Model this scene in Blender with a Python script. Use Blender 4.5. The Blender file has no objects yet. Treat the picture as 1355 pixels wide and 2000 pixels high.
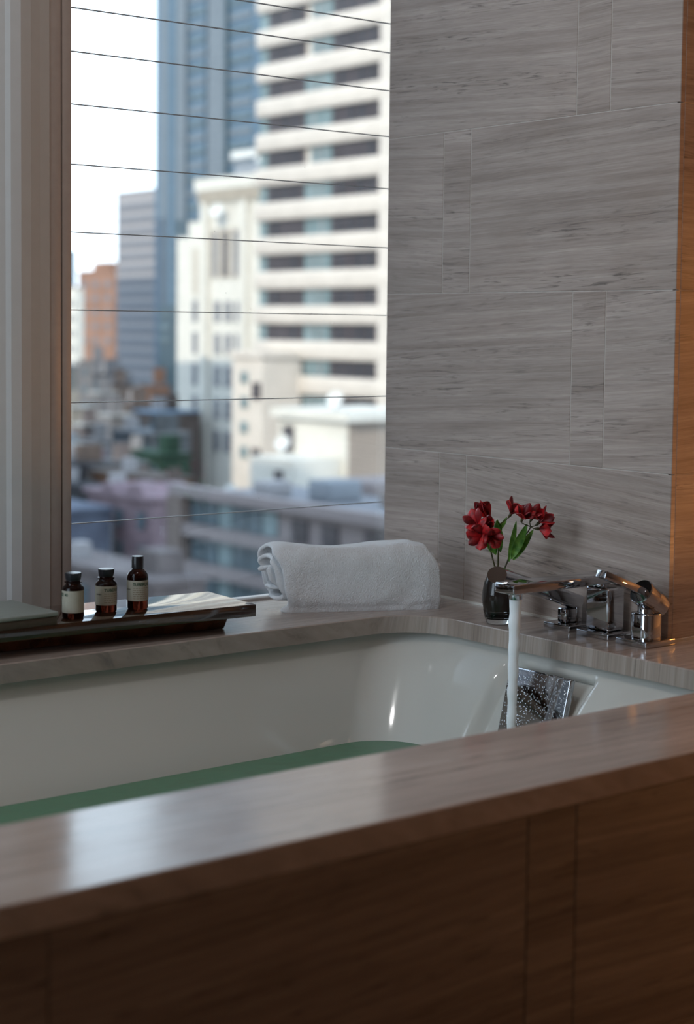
import bpy, bmesh, math, random
from mathutils import Vector, Matrix, noise
PI = math.pi
S = bpy.context.scene
COL = S.collection
random.seed(7)

# ---------------------------------------------------------------- camera
cam_d = bpy.data.cameras.new('camera')
cam = bpy.data.objects.new('camera', cam_d)
COL.objects.link(cam)
S.camera = cam
YAW, PITCH, ROLL = 0.6672, 0.0684, -0.0109
fw = Vector((math.sin(YAW)*math.cos(PITCH), math.cos(YAW)*math.cos(PITCH), -math.sin(PITCH)))
rt = Vector((math.cos(YAW), -math.sin(YAW), 0))
dn = fw.cross(rt)
r2 = rt*math.cos(ROLL) + dn*math.sin(ROLL)
d2 = -rt*math.sin(ROLL) + dn*math.cos(ROLL)
m = Matrix((r2, -d2, -fw)).transposed().to_4x4()
m.translation = Vector((-2.0771, -2.5170, 1.0590))
cam.matrix_world = m
cam_d.sensor_fit = 'HORIZONTAL'
cam_d.sensor_width = 24.0
cam_d.lens = 3268.7/1355*24.0
cam_d.shift_y = -(1000-866.3)/1355
cam_d.clip_start = 0.05
cam_d.clip_end = 3000
cam_d.dof.use_dof = True
cam_d.dof.focus_distance = 2.85
cam_d.dof.aperture_fstop = 3.3
cam_d.dof.aperture_blades = 0

# ---------------------------------------------------------------- world, sun, lamps, exposure
S.view_settings.view_transform = 'Standard'
S.view_settings.look = 'None'
S.view_settings.gamma = 1.0
S.view_settings.use_curve_mapping = False
S.view_settings.exposure = 0.2
W = bpy.data.worlds.new('world')
S.world = W
W.use_nodes = True
nt = W.node_tree
nt.nodes.clear()
wo = nt.nodes.new('ShaderNodeOutputWorld')
bg = nt.nodes.new('ShaderNodeBackground')
tc = nt.nodes.new('ShaderNodeTexCoord')
sp = nt.nodes.new('ShaderNodeSeparateXYZ')
rp = nt.nodes.new('ShaderNodeValToRGB')
rp.color_ramp.elements[0].position = 0.0
rp.color_ramp.elements[0].color = (0.75, 0.875, 1.0, 1)
rp.color_ramp.elements[1].position = 0.75
rp.color_ramp.elements[1].color = (0.60, 0.77, 1.0, 1)
e = rp.color_ramp.elements.new(0.22)
e.color = (0.68, 0.84, 1.0, 1)
nt.links.new(tc.outputs['Generated'], sp.inputs[0])
nt.links.new(sp.outputs['Z'], rp.inputs[0])
nt.links.new(rp.outputs[0], bg.inputs[0])
bg.inputs[1].default_value = 2.75
nt.links.new(bg.outputs[0], wo.inputs[0])

def light(name, kind, loc, energy, color, **kw):
    d = bpy.data.lights.new(name, kind)
    d.energy = energy
    d.color = color
    for k, v in kw.items():
        setattr(d, k, v)
    o = bpy.data.objects.new(name, d)
    o.location = loc
    COL.objects.link(o)
    return o

SUN = Vector((-0.78, -0.40, 0.50)).normalized()
sun = light('sun', 'SUN', (0, 0, 60), 3.9, (1.0, 0.90, 0.76), angle=0.009)
sun.rotation_euler = SUN.to_track_quat('Z', 'Y').to_euler()
# warm lamp of the room to the right of the bath, with fill lights added out of view
light('room_lamp', 'POINT', (1.15, -1.20, 1.15), 10.0, (1.0, 0.38, 0.07), shadow_soft_size=0.07)
light('panel_warm_fill', 'POINT', (1.10, -1.85, 0.40), 19.0, (1.0, 0.42, 0.13), shadow_soft_size=0.07)  # added low warm fill for the right end of the front panel
wl3 = light('side_daylight_fill', 'AREA', (-2.66, -0.62, 1.5), 14.0, (0.70, 0.85, 1.0), shape='RECTANGLE', size=1.0, size_y=1.9)  # added cool fill standing in for daylight at the unseen side window
wl3.rotation_euler = Vector((-1, 0, 0.1)).to_track_quat('Z', 'Y').to_euler()
light('bath_top_fill', 'AREA', (-1.25, -0.95, 2.57), 5.0, (0.98, 0.97, 0.96), shape='DISK', size=0.22)  # added overhead fill to lift the pier and window frame
dl = light('room_fill', 'AREA', (-1.1, -2.6, 2.55), 3.0, (1.0, 0.72, 0.5), shape='DISK', size=0.5)  # added weak warm fill for the whole room

# ---------------------------------------------------------------- material helpers
def new_mat(name):
    mt = bpy.data.materials.new(name)
    mt.use_nodes = True
    n = mt.node_tree
    b = n.nodes['Principled BSDF']
    return mt, n, b

def plain(name, col, rough=0.5, metal=0.0, trans=0.0, ior=1.45, coat=0.0, nscale=0, namt=0.0, bump=0.0, spec=None):
    mt, n, b = new_mat(name)
    b.inputs['Base Color'].default_value = (*col, 1)
    b.inputs['Roughness'].default_value = rough
    b.inputs['Metallic'].default_value = metal
    b.inputs['Transmission Weight'].default_value = trans
    b.inputs['IOR'].default_value = ior
    b.inputs['Coat Weight'].default_value = coat
    if spec is not None:
        b.inputs['Specular IOR Level'].default_value = spec
    if nscale:
        t = n.nodes.new('ShaderNodeTexCoord')
        z = n.nodes.new('ShaderNodeTexNoise')
        z.inputs['Scale'].default_value = nscale
        z.inputs['Detail'].default_value = 4
        n.links.new(t.outputs['Object'], z.inputs['Vector'])
        if namt:
            r = n.nodes.new('ShaderNodeValToRGB')
            r.color_ramp.elements[0].position = 0.3
            r.color_ramp.elements[1].position = 0.7
            r.color_ramp.elements[0].color = (*[c*(1-namt) for c in col], 1)
            r.color_ramp.elements[1].color = (*[min(1, c*(1+namt)) for c in col], 1)
            n.links.new(z.outputs['Fac'], r.inputs[0])
            n.links.new(r.outputs[0], b.inputs['Base Color'])
        if bump:
            bp = n.nodes.new('ShaderNodeBump')
            bp.inputs['Strength'].default_value = bump
            bp.inputs['Distance'].default_value = 0.002
            n.links.new(z.outputs['Fac'], bp.inputs['Height'])
            n.links.new(bp.outputs[0], b.inputs['Normal'])
    return mt

def stone(name, dark, mid, lite, rough=0.45, spec=0.5):
    """limestone with long horizontal veins; 'st' = metres along / across the vein"""
    mt, n, b = new_mat(name)
    L = n.links
    a = n.nodes.new('ShaderNodeAttribute'); a.attribute_name = 'st'
    def nz(sx, sy, scale, detail, dist=0.0):
        mp = n.nodes.new('ShaderNodeMapping')
        mp.inputs['Scale'].default_value = (sx, sy, 1)
        L.new(a.outputs['Vector'], mp.inputs['Vector'])
        z = n.nodes.new('ShaderNodeTexNoise')
        z.inputs['Scale'].default_value = scale
        z.inputs['Detail'].default_value = detail
        z.inputs['Roughness'].default_value = 0.6
        z.inputs['Distortion'].default_value = dist
        L.new(mp.outputs[0], z.inputs['Vector'])
        return z
    v1 = nz(0.5, 30, 3.0, 6, 0.35)
    r1 = n.nodes.new('ShaderNodeValToRGB')
    r1.color_ramp.elements[0].position = 0.34; r1.color_ramp.elements[0].color = (*dark, 1)
    r1.color_ramp.elements[1].position = 0.68; r1.color_ramp.elements[1].color = (*lite, 1)
    e = r1.color_ramp.elements.new(0.5); e.color = (*mid, 1)
    L.new(v1.outputs['Fac'], r1.inputs[0])
    # short dark dashes gathered along certain veins
    v2 = nz(4.0, 55, 4.0, 5, 0.7)
    band = nz(0.6, 9, 2.2, 2)
    r2 = n.nodes.new('ShaderNodeValToRGB')
    r2.color_ramp.elements[0].position = 0.53; r2.color_ramp.elements[0].color = (0, 0, 0, 1)
    r2.color_ramp.elements[1].position = 0.70; r2.color_ramp.elements[1].color = (1, 1, 1, 1)
    L.new(v2.outputs['Fac'], r2.inputs[0])
    r3 = n.nodes.new('ShaderNodeValToRGB')
    r3.color_ramp.elements[0].position = 0.45; r3.color_ramp.elements[0].color = (0.12, 0.12, 0.12, 1)
    r3.color_ramp.elements[1].position = 0.62; r3.color_ramp.elements[1].color = (1, 1, 1, 1)
    L.new(band.outputs['Fac'], r3.inputs[0])
    mu = n.nodes.new('ShaderNodeMath'); mu.operation = 'MULTIPLY'
    L.new(r2.outputs[0], mu.inputs[0]); L.new(r3.outputs[0], mu.inputs[1])
    mx = n.nodes.new('ShaderNodeMixRGB')
    mx.inputs[2].default_value = (*[c*0.42 for c in dark], 1)
    L.new(mu.outputs[0], mx.inputs[0]); L.new(r1.outputs[0], mx.inputs[1])
    # fine fibre
    v3 = nz(9, 260, 2.0, 3)
    r4 = n.nodes.new('ShaderNodeValToRGB')
    r4.color_ramp.elements[0].position = 0.3; r4.color_ramp.elements[0].color = (0.84, 0.84, 0.84, 1)
    r4.color_ramp.elements[1].position = 0.7; r4.color_ramp.elements[1].color = (1.1, 1.1, 1.1, 1)
    L.new(v3.outputs['Fac'], r4.inputs[0])
    v4 = nz(0.7, 5, 2.0, 3)
    r5 = n.nodes.new('ShaderNodeValToRGB')
    r5.color_ramp.elements[0].position = 0.32; r5.color_ramp.elements[0].color = (0.80, 0.78, 0.77, 1)
    r5.color_ramp.elements[1].position = 0.68; r5.color_ramp.elements[1].color = (1.12, 1.12, 1.13, 1)
    L.new(v4.outputs['Fac'], r5.inputs[0])
    m3 = n.nodes.new('ShaderNodeMixRGB'); m3.blend_type = 'MULTIPLY'; m3.inputs[0].default_value = 1
    L.new(mx.outputs[0], m3.inputs[1]); L.new(r5.outputs[0], m3.inputs[2])
    m2 = n.nodes.new('ShaderNodeMixRGB'); m2.blend_type = 'MULTIPLY'; m2.inputs[0].default_value = 1
    L.new(m3.outputs[0], m2.inputs[1]); L.new(r4.outputs[0], m2.inputs[2])
    L.new(m2.outputs[0], b.inputs['Base Color'])
    rz = nz(2.2, 3.2, 2.0, 3)
    mr = n.nodes.new('ShaderNodeMapRange')
    mr.inputs['From Min'].default_value = 0.35; mr.inputs['From Max'].default_value = 0.65
    mr.inputs['To Min'].default_value = rough*0.72; mr.inputs['To Max'].default_value = rough*1.35
    L.new(rz.outputs['Fac'], mr.inputs['Value']); L.new(mr.outputs[0], b.inputs['Roughness'])
    b.inputs['Specular IOR Level'].default_value = spec
    bp = n.nodes.new('ShaderNodeBump')
    bp.inputs['Strength'].default_value = 0.08; bp.inputs['Distance'].default_value = 0.001
    L.new(mu.outputs[0], bp.inputs['Height']); bp.invert = True
    L.new(bp.outputs[0], b.inputs['Normal'])
    return mt

M = {}
M['tile'] = stone('vein_cut_limestone', (0.30, 0.235, 0.20), (0.365, 0.293, 0.253), (0.43, 0.355, 0.31), 0.42)
M['deck'] = stone('polished_limestone', (0.33, 0.265, 0.225), (0.38, 0.312, 0.268), (0.43, 0.362, 0.318), 0.17, 0.8)
M['grout'] = plain('grout', (0.50, 0.45, 0.41), 0.9, nscale=80, namt=0.1)
M['panel_grout'] = plain('panel_grout', (0.14, 0.105, 0.08), 0.9, nscale=80, namt=0.1)
M['enamel'] = plain('white_enamel', (0.56, 0.545, 0.50), 0.12, coat=0.5, nscale=6, namt=0.01)
M['chrome'] = plain('chrome', (0.50, 0.50, 0.52), 0.05, metal=1.0, nscale=5, namt=0.01)
M['wall'] = plain('painted_plaster', (0.26, 0.235, 0.21), 0.8, nscale=30, namt=0.03)
M['ceil'] = plain('ceiling_paint', (0.6, 0.58, 0.55), 0.9, nscale=30, namt=0.02)
M['floor'] = plain('floor_stone', (0.12, 0.10, 0.085), 0.35, nscale=4, namt=0.2)
M['pier'] = plain('pale_grey_lacquer', (0.50, 0.50, 0.49), 0.55, nscale=40, namt=0.02)
M['frame'] = plain('bronze_anodised_aluminium', (0.42, 0.36, 0.325), 0.4, metal=0.1, nscale=60, namt=0.04)
M['gap'] = plain('black_gasket', (0.02, 0.018, 0.016), 0.7, nscale=60, namt=0.1)

def glass_pane():
    mt, n, b = new_mat('window_glass')
    n.nodes.remove(b)
    out = n.nodes['Material Output']
    t = n.nodes.new('ShaderNodeBsdfTransparent'); t.inputs[0].default_value = (0.955, 0.965, 0.955, 1)
    g = n.nodes.new('ShaderNodeBsdfGlossy'); g.inputs['Roughness'].default_value = 0.0
    f = n.nodes.new('ShaderNodeFresnel'); f.inputs[0].default_value = 1.45
    tc_ = n.nodes.new('ShaderNodeTexCoord')
    vz = n.nodes.new('ShaderNodeTexVoronoi'); vz.inputs['Scale'].default_value = 17
    n.links.new(tc_.outputs['Object'], vz.inputs['Vector'])
    lt = n.nodes.new('ShaderNodeMath'); lt.operation = 'LESS_THAN'; lt.inputs[1].default_value = 0.013
    n.links.new(vz.outputs['Distance'], lt.inputs[0])
    d = n.nodes.new('ShaderNodeBsdfDiffuse'); d.inputs[0].default_value = (0.8, 0.8, 0.8, 1)
    m1 = n.nodes.new('ShaderNodeMixShader'); m2 = n.nodes.new('ShaderNodeMixShader')
    n.links.new(f.outputs[0], m1.inputs[0]); n.links.new(t.outputs[0], m1.inputs[1]); n.links.new(g.outputs[0], m1.inputs[2])
    n.links.new(lt.outputs[0], m2.inputs[0]); n.links.new(m1.outputs[0], m2.inputs[1]); n.links.new(d.outputs[0], m2.inputs[2])
    n.links.new(m2.outputs[0], out.inputs['Surface'])
    return mt
M['pane'] = glass_pane()

# ---------------------------------------------------------------- mesh helpers
def finish(bm, name, mat, parent=None, smooth=False, angle=None):
    me = bpy.data.meshes.new(name)
    bm.normal_update()
    bm.to_mesh(me); bm.free()
    if mat: me.materials.append(mat)
    if smooth:
        for p in me.polygons: p.use_smooth = True
        if angle is not None:
            me.set_sharp_from_angle(angle=angle)
    o = bpy.data.objects.new(name, me)
    COL.objects.link(o)
    if parent is not None: o.parent = parent
    return o

def tag(o, label, cat, group=None, kind=None):
    o['label'] = label; o['category'] = cat
    if group: o['group'] = group
    if kind: o['kind'] = kind
    return o

def thing(name, label, cat, loc=(0, 0, 0), rz=0.0, group=None):
    o = bpy.data.objects.new(name, None)
    o.empty_display_size = 0.05
    o.location = loc; o.rotation_euler = (0, 0, rz)
    COL.objects.link(o)
    return tag(o, label, cat, group)

def struct(o, label, cat):
    return tag(o, label, cat, None, 'structure')

def add_box(bm, lo, hi, bev=0.0, seg=1, mtx=None):
    vs = bmesh.ops.create_cube(bm, size=1.0)['verts']
    c = [(lo[i]+hi[i])/2 for i in range(3)]; s = [hi[i]-lo[i] for i in range(3)]
    for v in vs:
        v.co = Vector((c[0]+v.co.x*s[0], c[1]+v.co.y*s[1], c[2]+v.co.z*s[2]))
    allv = list(vs)
    if bev > 0:
        es = list({e for v in vs for e in v.link_edges})
        r = bmesh.ops.bevel(bm, geom=es, offset=bev, segments=seg, affect='EDGES', profile=0.5)
        allv = list({v for v in r['verts']} | {v for v in vs if v.is_valid})
    if mtx is not None:
        for v in allv: v.co = mtx @ v.co
    return allv

def box(name, lo, hi, mat, parent=None, bev=0.0, seg=2):
    bm = bmesh.new(); add_box(bm, lo, hi, bev, seg)
    return finish(bm, name, mat, parent, smooth=bev > 0, angle=0.6 if bev > 0 else None)

def add_lathe(bm, prof, n=40, mtx=None, cap=True):
    """prof: list of (radius, z)"""
    rings = []
    for r, z in prof:
        if r < 1e-6:
            rings.append([bm.verts.new((0, 0, z))])
        else:
            rings.append([bm.verts.new((r*math.cos(2*PI*k/n), r*math.sin(2*PI*k/n), z)) for k in range(n)])
    for a, b in zip(rings, rings[1:]):
        for k in range(n):
            k2 = (k+1) % n
            if len(a) == 1 and len(b) == 1: continue
            if len(a) == 1: bm.faces.new((a[0], b[k2], b[k]))
            elif len(b) == 1: bm.faces.new((a[k], a[k2], b[0]))
            else: bm.faces.new((a[k], a[k2], b[k2], b[k]))
    if cap:
        if len(rings[0]) > 1: bm.faces.new(rings[0][::-1])
        if len(rings[-1]) > 1: bm.faces.new(rings[-1])
    if mtx is not None:
        for rg in rings:
            for v in rg: v.co = mtx @ v.co

def lathe(name, prof, mat, parent=None, n=40, mtx=None, angle=0.7):
    bm = bmesh.new(); add_lathe(bm, prof, n, mtx)
    return finish(bm, name, mat, parent, smooth=True, angle=angle)

def tube(bm, pts, rads, n=10, cap=True):
    pts = [Vector(p) for p in pts]
    rings = []
    up = None
    for i, p in enumerate(pts):
        t = (pts[min(i+1, len(pts)-1)] - pts[max(i-1, 0)]).normalized()
        if up is None:
            up = Vector((0, 0, 1)) if abs(t.z) < 0.9 else Vector((1, 0, 0))
        a = t.cross(up).normalized(); b = a.cross(t).normalized(); up = b
        r = rads[i] if hasattr(rads, '__len__') else rads
        rings.append([bm.verts.new(p + a*math.cos(2*PI*k/n)*r + b*math.sin(2*PI*k/n)*r) for k in range(n)])
    for a, b in zip(rings, rings[1:]):
        for k in range(n):
            bm.faces.new((a[k], a[(k+1) % n], b[(k+1) % n], b[k]))
    if cap:
        bm.faces.new(rings[0][::-1]); bm.faces.new(rings[-1])
    return rings

def rrect(x0, x1, y0, y1, r, step=None, seg=10):
    """counter-clockwise rounded rectangle, points"""
    pts = []
    cs = [((x1-r, y1-r), 0), ((x0+r, y1-r), 90), ((x0+r, y0+r), 180), ((x1-r, y0+r), 270)]
    for (cx, cy), a0 in cs:
        for k in range(seg+1):
            a = math.radians(a0 + 90*k/seg)
            pts.append((cx+r*math.cos(a), cy+r*math.sin(a)))
    return pts

# ---------------------------------------------------------------- room shell
CEIL = 2.6
TOP = 0.5563        # deck height
XF = -2.75; YF = -4.3; XA = 1.6   # far sides of the room
PIER_Y = -0.7279    # front face of the tiled pier

def tiled(name, tiles, place, back_lo, back_hi, mat=None, grout=None, depth=0.009, label='', cat='wall', parent=None, seed=1):
    """one wall mesh: grout backing and bevelled tiles, place(u, v, d) gives the world point"""
    rnd = random.Random(seed)
    bm = bmesh.new()
    st = bm.loops.layers.float_vector.new('st')
    add_box(bm, back_lo, back_hi)
    for f in bm.faces: f.material_index = 1
    g = 0.0006; c = 0.0008
    for (u0, u1, v0, v1) in tiles:
        off = (rnd.uniform(0, 40), rnd.uniform(0, 40)); an = math.radians(rnd.uniform(-4.5, 4.5))
        ca, sa = math.cos(an), math.sin(an)
        a0, a1, b0, b1 = u0+g, u1-g, v0+g, v1-g
        base = [(a0, b0), (a1, b0), (a1, b1), (a0, b1)]
        inn = [(a0+c, b0+c), (a1-c, b0+c), (a1-c, b1-c), (a0+c, b1-c)]
        V0 = [(u, v, -0.004) for u, v in base]; V1 = [(u, v, depth-c) for u, v in base]; V2 = [(u, v, depth) for u, v in inn]
        fl = [[V2[0], V2[1], V2[2], V2[3]]]
        for k in range(4):
            k2 = (k+1) % 4
            fl.append([V0[k], V0[k2], V1[k2], V1[k]]); fl.append([V1[k], V1[k2], V2[k2], V2[k]])
        cache = {}
        for q in fl:
            vs = []
            for p in q:
                if p not in cache: cache[p] = bm.verts.new(place(*p))
                vs.append(cache[p])
            f = bm.faces.new(vs)
            for lp, p in zip(f.loops, q):
                lp[st] = (p[0]*ca - p[1]*sa + off[0], p[0]*sa + p[1]*ca + off[1], 0)
    bmesh.ops.recalc_face_normals(bm, faces=bm.faces[:])
    o = finish(bm, name, mat or M['tile'], parent)
    o.data.materials.append(M[grout or 'grout'])
    return o

rows = [0.532 + 0.2975*k for k in range(-2, 8)]
def row_tiles(U, flip):
    out = []
    for k in range(1, len(rows)-1):
        z0, z1 = rows[k], min(rows[k+1], CEIL)
        if z1 - z0 < 0.02: continue
        odd = (k % 2 == 0)      # rows whose strip stands near the room side
        cuts = ([0, 0.4985, 0.5755, U] if not odd else [0, 0.161, 0.2355, U]) if not flip else ([0.0095, 0.30, 0.376, 0.95, U] if odd else [0.0095, 0.62, 0.696, 1.27, U])
        for a, b in zip(cuts, cuts[1:]): out.append((a, b, z0, z1))
    return out
# row 0.532-0.8295 has its strip at 0.161: k=2 -> odd pattern
WR = tiled('wall_right', row_tiles(0.7279, False), lambda u, v, d: (0.009-d, -u, v),
           (0.0007, -0.7200, 0.2), (0.30, 0.0, CEIL), seed=11)
struct(WR, 'grey-brown vein-cut limestone tile wall beside the window', 'wall')
WP = tiled('wall_return', row_tiles(XA, True), lambda u, v, d: (u, PIER_Y+0.009-d, v),
           (0.0065, PIER_Y+0.0007, 0.2), (XA, -0.50, CEIL), seed=5)
struct(WP, 'limestone tile wall at right glowing orange from the room lamp', 'wall')

struct(box('floor', (XF, YF, -0.1), (XA, 0.0, 0.0), M['floor']), 'dark stone bathroom floor', 'floor')
struct(box('ceiling', (XF-0.1, YF, CEIL), (XA, 0.1, CEIL+0.1), M['ceil']), 'painted bathroom ceiling', 'ceiling')
bm = bmesh.new()
add_box(bm, (XF-0.1, YF, 0), (XF, -1.16, CEIL)); add_box(bm, (XF-0.1, -1.16, 0), (XF, 0.1, 0.54))
add_box(bm, (XF-0.1, -1.16, 2.52), (XF, 0.1, CEIL)); add_box(bm, (XF-0.1, -0.06, 0.54), (XF, 0.1, 2.52))
struct(finish(bm, 'wall_left', M['wall']), 'plaster wall at the far left of the room with a corner window', 'wall')
struct(box('wall_front', (XF, YF-0.1, 0), (XA, YF, CEIL), M['wall']), 'plaster wall behind the viewer', 'wall')
struct(box('wall_alcove', (XA, YF, 0), (XA+0.1, -0.5, CEIL), M['wall']), 'plaster wall of the alcove on the right', 'wall')
struct(box('wall_back', (XF, 0.0, 0), (0.0, 0.10, 0.54), M['wall']), 'low wall under the window sill', 'wall')

# pale pier and bronze frame at the left edge of the window
bm = bmesh.new()
prof = [(-1.02, 0.10), (-1.02, -0.02), (-0.90, -0.045), (-0.84, -0.056), (-0.832, -0.060), (-0.815, -0.062), (-0.795, -0.058), (-0.775, -0.050), (-0.7545, -0.044), (-0.7545, 0.10)]
lo = [bm.verts.new((x, y, TOP)) for x, y in prof]; hi = [bm.verts.new((x, y, CEIL)) for x, y in prof]
for k in range(len(prof)):
    k2 = (k+1) % len(prof); bm.faces.new((lo[k], lo[k2], hi[k2], hi[k]))
bm.faces.new(lo[::-1]); bm.faces.new(hi)
bmesh.ops.recalc_face_normals(bm, faces=bm.faces[:])
pier = finish(bm, 'wall_pier', M['pier'], None)
struct(pier, 'pale grey lacquered pier at the left edge of the window', 'wall')

win = struct(box('window_1', (-0.7545, -0.042, TOP), (-0.7320, 0.05, CEIL), M['frame'], bev=0.0015), 'large window looking over the city, crossed by thin horizontal lines', 'window')
box('frame_gasket', (-0.7320, -0.030, TOP), (-0.7290, 0.05, CEIL), M['gap'], win)
box('window_frame', (-0.7290, -0.040, TOP), (-0.7117, 0.05, CEIL), M['frame'], win, bev=0.0012)
box('window_sill', (-0.7117, -0.0035, TOP-0.002), (0.0, 0.03, TOP+0.0035), M['frame'], win, bev=0.001)
box('window_pane', (-0.7117, 0.0085, TOP+0.002), (0.014, 0.0145, CEIL), M['pane'], win)
M['line'] = plain('etched_line', (0.38, 0.40, 0.43), 0.4, nscale=50, namt=0.02)
for z in (1.6459, 1.5907, 1.5184, 1.4308, 1.3307, 1.2170, 1.0860, 0.9286, 0.7215):
    box('glazing_line', (-0.7117, 0.0045, z-0.0008), (0.006, 0.0085, z+0.0008), M['line'], win)
# second window further left, behind the pier (lights the left end of the bath)
win2 = struct(box('window_2', (-1.06, -0.042, TOP), (-1.02, 0.05, CEIL), M['frame'], bev=0.0015), 'window bay left of the pale pier', 'window')
box('window_pane', (-2.62, 0.0085, TOP+0.002), (-1.06, 0.0145, CEIL), M['pane'], win2)
struct(box('wall_corner', (XF, 0.0, 0.54), (-2.62, 0.10, CEIL), M['wall']), 'plaster wall corner left of the windows', 'wall')
win3 = struct(box('added_side_window', (XF-0.08, -1.16, 0.54), (XF-0.02, -1.12, 2.52), M['frame'], bev=0.0015), 'unseen side window added beside the left end of the bath', 'window')  # unseen window, put in to bring daylight onto pier and tub
box('window_frame', (XF-0.08, -0.10, 0.54), (XF-0.02, -0.06, 2.52), M['frame'], win3, bev=0.0015)  # frame of the added unseen side window
box('window_pane', (XF-0.055, -1.12, 0.54), (XF-0.049, -0.10, 2.52), M['pane'], win3)  # pane of the added unseen side window

# ---------------------------------------------------------------- bath surround: slab with the tub opening, tiled front
sur = thing('bath_surround', 'limestone bath surround with polished top slab and tiled front panel', 'bath surround', (0, 0, 0))
bm = bmesh.new()
st = bm.loops.layers.float_vector.new('st')
outer = [(-2.45, -1.2193), (XA, -1.2193), (XA, PIER_Y), (0.0, PIER_Y), (0.0, 0.0), (-2.45, 0.0)]
hole = rrect(-1.88, -0.1419, -1.0018, -0.2704, 0.105, seg=14)
T = 0.030; ch = 0.0015
def ring(pts, z): return [bm.verts.new((x, y, z)) for x, y in pts]
def shrink(pts, d, rev=1):
    n = len(pts); out = []
    for k in range(n):
        p0, p1, p2 = Vector(pts[k-1]), Vector(pts[k]), Vector(pts[(k+1) % n])
        a = (p1-p0).normalized(); b = (p2-p1).normalized()
        n1 = Vector((-a.y, a.x)); n2 = Vector((-b.y, b.x)); nn = (n1+n2)
        nn = nn/max(0.3, nn.dot(n1)) if nn.length > 1e-6 else n1
        out.append(tuple(p1+nn*d*rev))
    return out
for pts, rev in ((outer, 1), (hole, -1)):
    rt0 = ring(shrink(pts, ch, rev), TOP); r1 = ring(pts, TOP-ch); r3 = ring(pts, TOP-T)
    for a, b in ((rt0, r1), (r1, r3)):
        for k in range(len(a)):
            bm.faces.new((a[k], a[(k+1) % len(a)], b[(k+1) % len(a)], b[k]))
    if rev == 1: O_t, O_b = rt0, r3
    else: H_t, H_b = rt0, r3
def fill(o, h):
    es = []
    for rg in (o, h):
        for k in range(len(rg)):
            e = bm.edges.get((rg[k], rg[(k+1) % len(rg)]))
            es.append(e)
    bmesh.ops.triangle_fill(bm, use_beauty=True, edges=es)
fill(O_t, H_t); fill(O_b, H_b)
bmesh.ops.recalc_face_normals(bm, faces=bm.faces[:])
for f in bm.faces:
    for lp in f.loops:
        c = lp.vert.co
        lp[st] = (c.x+3.1, c.y+0.08*c.z+0.03*c.x+7.7, c.z*0.4)
slab = finish(bm, 'top_slab', M['deck'], sur)
fr = []
for z0, z1, cuts in ((0.229, TOP-T, [-2.45, -1.976, -1.385, -0.794, -0.7174, -0.126, -0.049, 0.54, 1.13, XA]), (0.0, 0.229, [-2.45, -2.1, -1.68, -1.6, -1.09, -1.013, -0.42, -0.343, 0.25, 0.33, 0.9, XA])):
    for a, b in zip(cuts, cuts[1:]): fr.append((a, b, z0, z1))
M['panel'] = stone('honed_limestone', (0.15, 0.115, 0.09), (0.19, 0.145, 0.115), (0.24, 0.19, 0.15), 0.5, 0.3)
tiled('front_panel', fr, lambda u, v, d: (u, -1.2095-d, v), (-2.45, -1.2170, 0.0), (XA, -1.12, TOP-T), mat=M['panel'], grout='panel_grout', parent=sur, seed=23)
box('end_panel', (-2.45, -1.12, 0.0), (-2.40, 0.0, TOP-T), M['grout'], sur)
bm = bmesh.new()
add_box(bm, (-0.0045, -0.7275, TOP), (-0.0, -0.001, TOP+0.004)); add_box(bm, (0.0, -0.7325, TOP), (XA, -0.7279, TOP+0.004))
M['caulk'] = plain('pale_caulk', (0.55, 0.51, 0.46), 0.6, nscale=50, namt=0.03)
finish(bm, 'caulk_line', M['caulk'], sur)

# ---------------------------------------------------------------- bathtub
tub = thing('bathtub', 'white enamel undermount bathtub holding green water', 'bathtub', (0, 0, 0))
def lerp(tab, d):
    # monotone cubic through the table, so the enamel has no ripples
    n = len(tab)
    if d >= tab[-1][0]: return tab[-1][1]
    sl = [(tab[k+1][1]-tab[k][1])/(tab[k+1][0]-tab[k][0]) for k in range(n-1)]
    def tg(k):
        if k == 0: return sl[0]
        if k == n-1: return sl[-1]
        a, b = sl[k-1], sl[k]
        return 0 if a*b <= 0 else 2*a*b/(a+b)
    for k in range(n-1):
        if d <= tab[k+1][0]:
            h_ = tab[k+1][0]-tab[k][0]; t = (d-tab[k][0])/h_
            return ((2*t**3-3*t*t+1)*tab[k][1] + (t**3-2*t*t+t)*h_*tg(k) + (-2*t**3+3*t*t)*tab[k+1][1] + (t**3-t*t)*h_*tg(k+1))
RX = [(0, -0.119), (0.008, -0.122), (0.026, -0.142), (0.05, -0.168), (0.10, -0.205), (0.166, -0.246), (0.26, -0.30), (0.36, -0.36), (0.395, -0.44), (0.40, -0.52)]
BY = [(0, -0.247), (0.02, -0.253), (0.05, -0.266), (0.10, -0.290), (0.166, -0.322), (0.26, -0.352), (0.36, -0.385), (0.395, -0.44), (0.40, -0.50)]
FY = [(0, -1.027), (0.01, -1.025), (0.05, -1.01), (0.166, -0.96), (0.26, -0.93), (0.36, -0.89), (0.395, -0.83), (0.40, -0.78)]
LX = [(0, -1.905), (0.02, -1.90), (0.05, -1.87), (0.10, -1.82), (0.166, -1.75), (0.26, -1.66), (0.36, -1.56), (0.395, -1.48), (0.40, -1.40)]
RR = [(0, 0.11), (0.05, 0.105), (0.166, 0.10), (0.36, 0.09), (0.40, 0.07)]
TT = TOP - T - 0.0005
def sm(a, b, x):
    t = min(1, max(0, (x-a)/(b-a))); return t*t*(3-2*t)
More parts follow.
